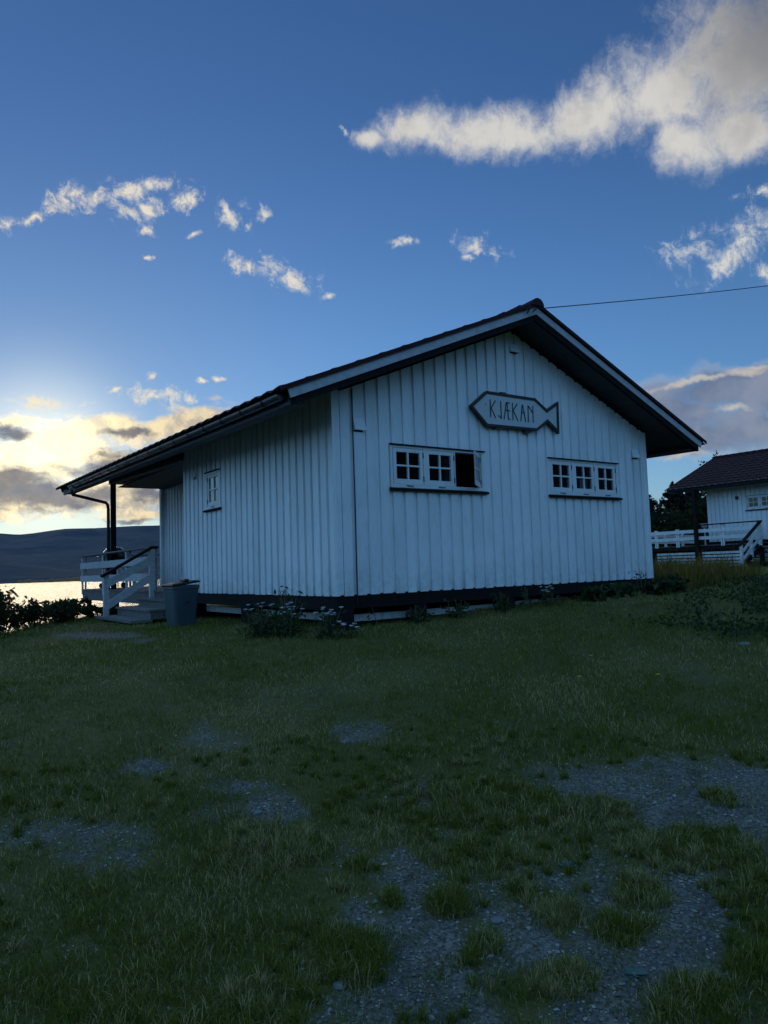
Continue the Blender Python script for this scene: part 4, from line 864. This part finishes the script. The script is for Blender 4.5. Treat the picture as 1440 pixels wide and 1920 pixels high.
# weeds against the cabin
def weed(loc, h, label, n=5, flowers=False, name='weed', leafn=14, leafs=.024, group='weeds along the cabin base', spread=.17, mat=None):
    z = gz_(*loc); t = thing(name, (loc[0], loc[1], z-.01), label, 'weed', group); mb = MB(); C = []; tips = []
    for k in range(n):
        a = random.uniform(0, 6.28); e = Vector((math.cos(a)*spread*random.random(), math.sin(a)*spread*random.random(), h*random.uniform(.65, 1))); b0 = e*.0+Vector((e.x*.25, e.y*.25, 0)); m_ = b0.lerp(e, .5)+Vector((random.uniform(-.02, .02), random.uniform(-.02, .02), 0))
        mb.tube([b0, m_, e], [.005, .004, .002], 5, cap=False); tips.append(e)
        for q in range(leafn):
            u = random.random(); p = b0.lerp(m_, u*2) if u < .5 else m_.lerp(e, u*2-1); q_ = random.gauss(0, .035+.05*(1-u)); C.append((p.x+q_, p.y+random.gauss(0, .035+.05*(1-u)), max(.01, p.z*random.uniform(.8, 1.05))))
    mb.build('stems', STEM, t); C = np.array(C); quads('leaves', leaf_quads(C, leafs, 2.6), rng.random(len(C)), mat or WEEDM, t)
    if flowers:
        for e in tips:
            fb = MB(); n_ = 14; V = [(e.x, e.y, e.z-.012)]
            for rr, zz in ((.012, -.002), (.030, .004), (.024, .010)):
                for k in range(n_): a = 6.283*k/n_; r_ = rr*random.uniform(.45, 1.25); V.append((e.x+r_*math.cos(a), e.y+r_*math.sin(a), e.z+zz+random.uniform(-.003, .003)))
            V.append((e.x, e.y, e.z+.012)); L_ = len(V)-1
            fb.add(V, [(0, 1+(k+1) % n_, 1+k) for k in range(n_)]+[(1+q*n_+k, 1+q*n_+(k+1) % n_, 1+(q+1)*n_+(k+1) % n_, 1+(q+1)*n_+k) for q in range(2) for k in range(n_)]+[(1+2*n_+k, 1+2*n_+(k+1) % n_, L_) for k in range(n_)])
            fb.build('flower_head', UMBEL, t)
    return t
weed((-.38, .55), .60, 'tall dark weed with seed heads against the side wall', 12, False, leafn=26, leafs=.028, spread=.26)
weed((-.55, .20), .42, 'yarrow clump with dull white flower heads left of the corner pier', 14, True, leafn=30, spread=.24)
weed((-.28, -.22), .36, 'yarrow clump with white umbels just beside the corner pier', 12, True, leafn=26, spread=.2)
weed((-.45, 1.15), .38, 'leafy weed clump with pale flowers between bin and corner', 12, True, leafn=24, spread=.34, leafs=.026)
weed((-.75, .60), .30, 'short leafy weed at the front of the corner clump', 16, False, leafn=26, spread=.36, leafs=.026)
weed((-.12, -.45), .20, 'small flowering weed lowest in front of the corner pier', 6, True, leafn=10)
weed((.55, -.14), .40, 'single thin stalk in front of the white skirting board', 1, False, leafn=14)
weed((1.12, -.15), .26, 'bushy weed against the second pier', 8, False, leafn=16, spread=.16, leafs=.03)
weed((1.75, -.18), .26, 'bushy weed right of the second pier', 8, False, leafn=16, spread=.18, leafs=.03)
weed((2.55, -.25), .30, 'dark weed below the gap between the gable windows', 8, False, leafn=24, spread=.2)
weed((3.05, -.25), .46, 'tall spindly weed reaching up to the boards under the closed window', 4, False, leafn=12)
weed((3.45, -.30), .32, 'weed with a small pale flower under the left part of the closed window', 7, True, leafn=20, spread=.2)
weed((4.3, -.35), .24, 'broad-leaved weed clump below the middle of the closed window', 10, False, leafn=22, spread=.25, leafs=.06)
weed((4.9, -.40), .25, 'broad-leaved weed clump below the right part of the closed window', 10, False, leafn=22, spread=.28, leafs=.07)
weed((5.55, -.35), .44, 'tall weed sprig near the right end of the gable wall', 4, False, leafn=14)
weed((5.7, -.55), .24, 'broad-leaved weed clump before the right gable corner', 12, False, leafn=22, spread=.3, leafs=.08)
weed((6.3, -.45), .30, 'leafy weed clump at the right gable corner', 12, False, leafn=22, spread=.3, leafs=.07)
weed((-.62, 4.2), .26, 'pale leafy weed between the steps and the bin', 6, True, leafn=14, spread=.1)
for (x, y, h, lb, dx) in ((1.59, -3.61, .46, 'left one of two tall bleached dead stalks in the right lawn', .10), (1.98, -3.86, .37, 'right one of two tall bleached dead stalks in the right lawn', .02)):
    z = gz_(x, y); t = thing('dead_stalk', (x, y, z-.01), lb, 'stalk', 'dead stalks'); mb = MB(); mb.tube([(0, 0, 0), (dx*.3, .0, h*.5), (dx, .0, h)], [.0035, .003, .0015], 5)
    mb.build('stem', STEM, t); C = np.array([(dx+random.gauss(0, .012), random.gauss(0, .012), h*random.uniform(.82, 1.02)) for _ in range(14)]); quads('seed_head', leaf_quads(C, .012, 2.), rng.random(14), GOLDM, t)
for (x, y, lb) in ((3.51, -1.52, 'yellow flower highest up the lawn, right of centre'), (.88, -3.07, 'yellow flower in the lawn left of the dead stalks, upper one of the near pair'), (.23, -3.47, 'yellow flower in the lawn, leftmost and nearest to the camera'), (.74, -3.87, 'largest yellow flower, in the right lawn below the dead stalks')):
    z = gz_(x, y); t = thing('wildflower', (x, y, z), lb, 'flower', 'yellow flowers in the lawn'); mb = MB(); mb.tube([(0, 0, 0), (.005, 0, .06)], .0015, 5); mb.build('stem', STEM, t)
    mb = MB()
    for k in range(9): a = k*.698; mb.add([(.005, 0, .06), (.005+.016*math.cos(a-.3), .016*math.sin(a-.3), .066), (.005+.02*math.cos(a), .02*math.sin(a), .07), (.005+.016*math.cos(a+.3), .016*math.sin(a+.3), .066)], [(0, 1, 2, 3)])
    mb.build('petals', YEL, t)
# broad-leaved rosettes in the gravel
for (x, y, lb) in ((-2.13, -5.35, 'blue-green broad-leaved rosette in the gravel, right of the dry tuft'), (-2.51, -5.95, 'blue-green broad-leaved rosette nearest the bottom edge'), (-2.30, -5.02, 'small broad-leaved rosette at the far side of the gravel')):
    z = gz_(x, y); t = thing('rosette_weed', (x, y, z), lb, 'weed', 'rosette weeds'); V = []
    for k in range(16):
        a = k*2.4; L_ = random.uniform(.025, .05); w = L_*.32; up = random.uniform(.15, .5)
        c_, s_ = math.cos(a), math.sin(a); f_ = lambda u, v, zz: (c_*u-s_*v, s_*u+c_*v, zz)
        V += [[f_(0, 0, .004), f_(L_*.5, w, L_*up*.7), f_(L_*.5, 0, L_*up*.5), f_(0, 0, .004)], [f_(0, 0, .004), f_(L_*.5, 0, L_*up*.5), f_(L_*.5, -w, L_*up*.7), f_(0, 0, .004)], [f_(L_*.5, w, L_*up*.7), f_(L_, w*.3, L_*up*.8), f_(L_, -w*.3, L_*up*.8), f_(L_*.5, 0, L_*up*.5)], [f_(L_*.5, 0, L_*up*.5), f_(L_, w*.3, L_*up*.8), f_(L_, -w*.3, L_*up*.8), f_(L_*.5, -w, L_*up*.7)]]
    mb = MB()
    for q in V: mb.add(q, [(0, 1, 2, 3)] if q[0] != q[3] else [(0, 1, 2)])
    mb.build('leaves', ROSM, t) if False else mb.build('leaves', plain('rosette_leaf', (.07, .12, .095), .55, nv=.25), t)
for (x, y, r, lb) in ((-2.05, -3.40, .030, 'flat pale stone lying in the middle of the lawn'), (2.68, -3.57, .055, 'pale stone among the weeds at the right'), (-2.65, -5.44, .022, 'small pale stone in the gravel right of the dry tuft'), (-3.33, -5.39, .025, 'small stone at the grass edge on the left of the gravel'), (-2.96, -3.98, .022, 'flat stone in the narrow gravel strip left of centre')):
    z = gz_(x, y); mb = MB(); V = []; nn = 10
    for j, (rr, zz) in enumerate(((.7, -.25), (1., .0), (.85, .3), (.4, .45))):
        for k in range(nn): a = 6.283*k/nn; q = r*rr*(.8+.4*vnoise(k*1.3, x*7, 1., 2)); V.append((q*1.3*math.cos(a), q*math.sin(a), zz*r))
    V.append((0, 0, .47*r)); mb.add(V, [(i*nn+k, i*nn+(k+1) % nn, (i+1)*nn+(k+1) % nn, (i+1)*nn+k) for i in range(3) for k in range(nn)]+[(3*nn+k, 3*nn+(k+1) % nn, 4*nn) for k in range(nn)])
    o = mb.build('stone', STONE, smooth=True); o.location = (x, y, z+r*.15); tag(o, lb, 'stone', 'stones')
# ------------------------------------------------------------------ blades: lawn, tall grass, ground cover
def blades(name, P, L, wid, lean, col, mat, kind='stuff', ang=None):
    N = len(P); a = rng.uniform(0, 2*math.pi, N) if ang is None else ang; d = np.stack([np.cos(a), np.sin(a), np.zeros(N)], 1); b2 = rng.uniform(0, 2*math.pi, N)
    s = np.stack([-np.sin(b2), np.cos(b2), np.zeros(N)], 1)*wid[:, None]/2
    up = np.array([0, 0, 1.]); lz = L[:, None]
    mid = P+up*lz*.5*np.cos(lean*.6)[:, None]+d*lz*.5*np.sin(lean*.6)[:, None]
    tip = mid+up*lz*.5*np.cos(lean*1.5)[:, None]+d*lz*.5*np.sin(lean*1.5)[:, None]
    V = np.empty((N, 5, 3), np.float32); V[:, 0] = P-s; V[:, 1] = P+s; V[:, 2] = mid+s*.8; V[:, 3] = mid-s*.8; V[:, 4] = tip
    V[:, 0, 2] -= .01; V[:, 1, 2] -= .01
    me = bpy.data.meshes.new(name); me.vertices.add(N*5); me.vertices.foreach_set('co', V.reshape(-1))
    b0 = np.arange(N, dtype=np.int32)[:, None]*5; li = (b0+np.array([0, 1, 2, 3, 3, 2, 4], np.int32)[None]).reshape(-1)
    me.loops.add(N*7); me.loops.foreach_set('vertex_index', li); me.polygons.add(N*2)
    ls = (np.arange(N, dtype=np.int32)[:, None]*7+np.array([0, 4], np.int32)[None]).reshape(-1); me.polygons.foreach_set('loop_start', ls)
    me.polygons.foreach_set('loop_total', np.tile(np.array([4, 3], np.int32), N))
    at = me.attributes.new('tone', 'FLOAT', 'FACE'); at.data.foreach_set('value', np.repeat(col, 2).astype(np.float32))
    me.materials.append(mat); me.update(calc_edges=True); o = bpy.data.objects.new(name, me); COL.objects.link(o); tag(o, kind=kind); return o
cgx, cgy = CAM[0], CAM[1]
def wedge(n, rmin, rmax, rflat, half=1.15):
    # constant density on screen: rho ~ 1/r^2 beyond rflat
    u = rng.random(n); A1 = (rflat**2-rmin**2)/2; A2 = rflat**2*math.log(rmax/rflat); s = u*(A1+A2)
    r = np.where(s < A1, np.sqrt(rmin**2+2*np.minimum(s, A1)), rflat*np.exp(np.maximum(s-A1, 0)/rflat**2)); a = YAW+rng.uniform(-half, half, n)
    return cgx+r*np.sin(a), cgy+r*np.cos(a), r
x, y, r = wedge(NGRASS, .9, 60, 3.0)
gv = gravel_amount(x, y); tf = ell(TUFT, x, y, .5)
pn = fbm(x, y, .8, 41, 4); fn = vnoise(x, y, .13, 45); path = ell([(-1.9, 3.0, 1.6, .35, 1.86, .7)], x, y)
fn2 = vnoise(x, y, .05, 47)
den = np.maximum((1-gv)**1.3*(.45+.9*np.clip((pn-.25)*1.8, 0, 1))*(.55+.9*fn), .50*np.clip((fn*.6+fn2*.6-.50)*2.4, 0, 1))+tf*.25
house = (x > .45) & (x < CW-.3) & (y > .55) & (y < 10); stp = (x > -1.14) & (x < 0) & (y > 4.5) & (y < 6.7)
n2_ = (x > 24.6) & (x < 31.2) & (y < 13.8) & (y > .6)
keep = (rng.random(len(x)) < np.clip(den, 0, 1)) & ~house & ~stp & ~n2_ & (bank(x, y) < 9)
x, y, r, tf, pn, gv, fn = [q[keep] for q in (x, y, r, tf, pn, gv, fn)]
z = ground(x, y); clump = vnoise(x, y, .09, 51)
L = (.020+.032*clump+.05*np.clip(pn-.42, 0, 1)*1.5)*(1+.6*np.clip(1-r/5., 0, 1))*np.where(gv > .4, .6, 1.)+np.clip(tf, 0, 1.4)*.032*rng.random(len(x)); L *= rng.uniform(.55, 1.25, len(x)); L = np.where(bank(x, y) > 0, L+.10, L)
wid = .0018*(1+r*.22)*rng.uniform(.7, 1.3, len(x)); lean = rng.uniform(.2, 1.45, len(x))
dry = np.clip((fbm(x, y, .9, 61, 4)-.50)*4.5, 0, 1); col = rng.random(len(x))*.72; isdry = rng.random(len(x)) < .08+.45*dry+.35*(tf > .3)*(vnoise(x, y, .35, 66) > .55)+.15*gv+.55*ell([(-2.45, -2.7, .45, .9, 2.4, 1.), (-3.6, 1.2, .8, 1.6, 2., .6)], x, y); col = np.where(isdry, .82+.18*rng.random(len(x)), col)
# bunch grass: radial clumps, dense in the tufts on the gravel, scattered over the near lawn
cx_, cy_, dd_, sc_ = [], [], [], []
for (ex, ey, rx, ry, th, w) in TUFT:
    k = max(3, int(rx*ry*3.14/.0045)); q = np.sqrt(rng.random(k)); a = rng.uniform(0, 6.283, k); u, v = rx*q*np.cos(a), ry*q*np.sin(a)
    cx_.append(ex+u*math.cos(th)-v*math.sin(th)); cy_.append(ey+u*math.sin(th)+v*math.cos(th)); dd_.append(np.full(k, rng.choice([.12, .35, .7]))); sc_.append(np.full(k, (.75+.35*w)*1.)*(1.15-.5*q))
u, v, rr = wedge(5200, 1.3, 8, 3.); kk = (fbm(u, v, .7, 81) > .42) & (rr < 5.2) & (rng.random(len(u)) > 1.25*gravel_amount(u, v)) & (rng.random(len(u)) < 1.6-rr/5); u, v, rr = u[kk], v[kk], rr[kk]
cx_.append(u); cy_.append(v); dd_.append(np.clip((fbm(u, v, .5, 83)-.45)*4, .04, .75)); sc_.append(rng.uniform(.55, 1.05, len(u)))
cx_, cy_, dd_, sc_ = [np.concatenate(q) for q in (cx_, cy_, dd_, sc_)]
nb_ = 62; rep = lambda q: np.repeat(q, nb_); M_ = len(cx_)*nb_; ba = rng.uniform(0, 6.283, M_); br = np.abs(rng.normal(0, .011, M_))*rep(sc_)
bx_, by_ = rep(cx_)+br*np.cos(ba), rep(cy_)+br*np.sin(ba); dist = np.hypot(bx_-cgx, by_-cgy)
BL = rng.uniform(.035, .082, M_)*rep(sc_); bl = rng.uniform(.1, 1.35, M_); bc_ = np.where(rng.random(M_) < rep(dd_), .82+.18*rng.random(M_), rng.random(M_)*.72)
bw_ = .0017*(1+dist*.2)*rng.uniform(.7, 1.3, M_)
P_all = np.concatenate([np.stack([x, y, z], 1), np.stack([bx_, by_, ground(bx_, by_)], 1)]); A_all = np.concatenate([rng.uniform(0, 6.283, len(x)), ba+rng.normal(0, .35, M_)])
blades('grass', P_all, np.concatenate([L, BL]), np.concatenate([wid, bw_]), np.concatenate([lean, bl]), np.concatenate([col, bc_]), GRASSM, ang=A_all)
# yellowing tall grass beside the right corner
n = 9000; u, v = rng.random(n), rng.random(n); x = 6.8+u*6.2; y = .5+u*2.6+(v-.5)*(1.8+u*1.4)
k = fbm(x, y, .7, 71) > .36; x, y = x[k], y[k]; z = ground(x, y); m_ = len(x)
tall = blades('tall_grass', np.stack([x, y, z], 1), rng.uniform(.15, .72, m_)*(.35+.9*vnoise(x, y, .33, 73)), .012*rng.uniform(.6, 1.4, m_), rng.uniform(.05, .6, m_), rng.random(m_), GOLDM)
# leafy ground cover on the right
n = 8000; x = rng.uniform(2.6, 12, n); y = -4.2+(x-1.6)*.42+rng.normal(0, .70, n)+.1
k = fbm(x, y, .55, 77, 3) > .50; x, y = x[k], y[k]; z = ground(x, y); C = np.stack([x, y, z+rng.uniform(.01, .09, len(x))], 1)
o = quads('ground_cover', leaf_quads(C, .032, 1.8, flat=.5), rng.random(len(C)), WEEDM); tag(o, kind='stuff')
# pebbles
x, y, r = wedge(150000, 1.2, 12, 3.); gv = gravel_amount(x, y); k = (rng.random(len(x)) < gv*.55); x, y, r = x[k], y[k], r[k]; z = ground(x, y); N = len(x)
sz = np.minimum(.0022+.006*rng.random(N)**4+.0008*r, .011); base_ = np.array([[1, 0, 0], [0, 1, 0], [-1, 0, 0], [0, -1, 0], [0, 0, .7], [0, 0, -.5]])
V = base_[None]*rng.uniform(.6, 1.3, (N, 6, 1)); a = rng.uniform(0, 6.28, N); ca, sa = np.cos(a)[:, None], np.sin(a)[:, None]
Vx = V[..., 0]*1.3*ca-V[..., 1]*sa; Vy = V[..., 0]*1.3*sa+V[..., 1]*ca; V = np.stack([Vx, Vy, V[..., 2]], -1)*sz[:, None, None]+np.stack([x, y, z+sz*.3], 1)[:, None]
tri = np.array([[0, 1, 4], [1, 2, 4], [2, 3, 4], [3, 0, 4], [1, 0, 5], [2, 1, 5], [3, 2, 5], [0, 3, 5]]); T = V[:, tri].reshape(-1, 3, 3)
m, g, b = new_mat('gravel_stone'); g.link(g.mix(attr(g), (.12, .105, .085), (.38, .34, .29)), b.inputs['Base Color']); b.inputs['Roughness'].default_value = .8
o = quads('gravel', T, np.repeat(rng.random(N)**2, 8), m); tag(o, kind='stuff')
if HAZE > 0:
    mb = MB(); mb.box(-5200, 5200, -5200, 5200, -12, 330); m = bpy.data.materials.new('haze_air'); m.use_nodes = True; t = m.node_tree; t.nodes.remove(t.nodes['Principled BSDF'])
    pv = t.nodes.new('ShaderNodeVolumePrincipled'); pv.inputs['Density'].default_value = HAZE; pv.inputs['Color'].default_value = (.45, .62, 1., 1); pv.inputs['Anisotropy'].default_value = .3
    t.links.new(pv.outputs[0], t.nodes['Material Output'].inputs['Volume']); tag(mb.build('haze', m), kind='stuff')
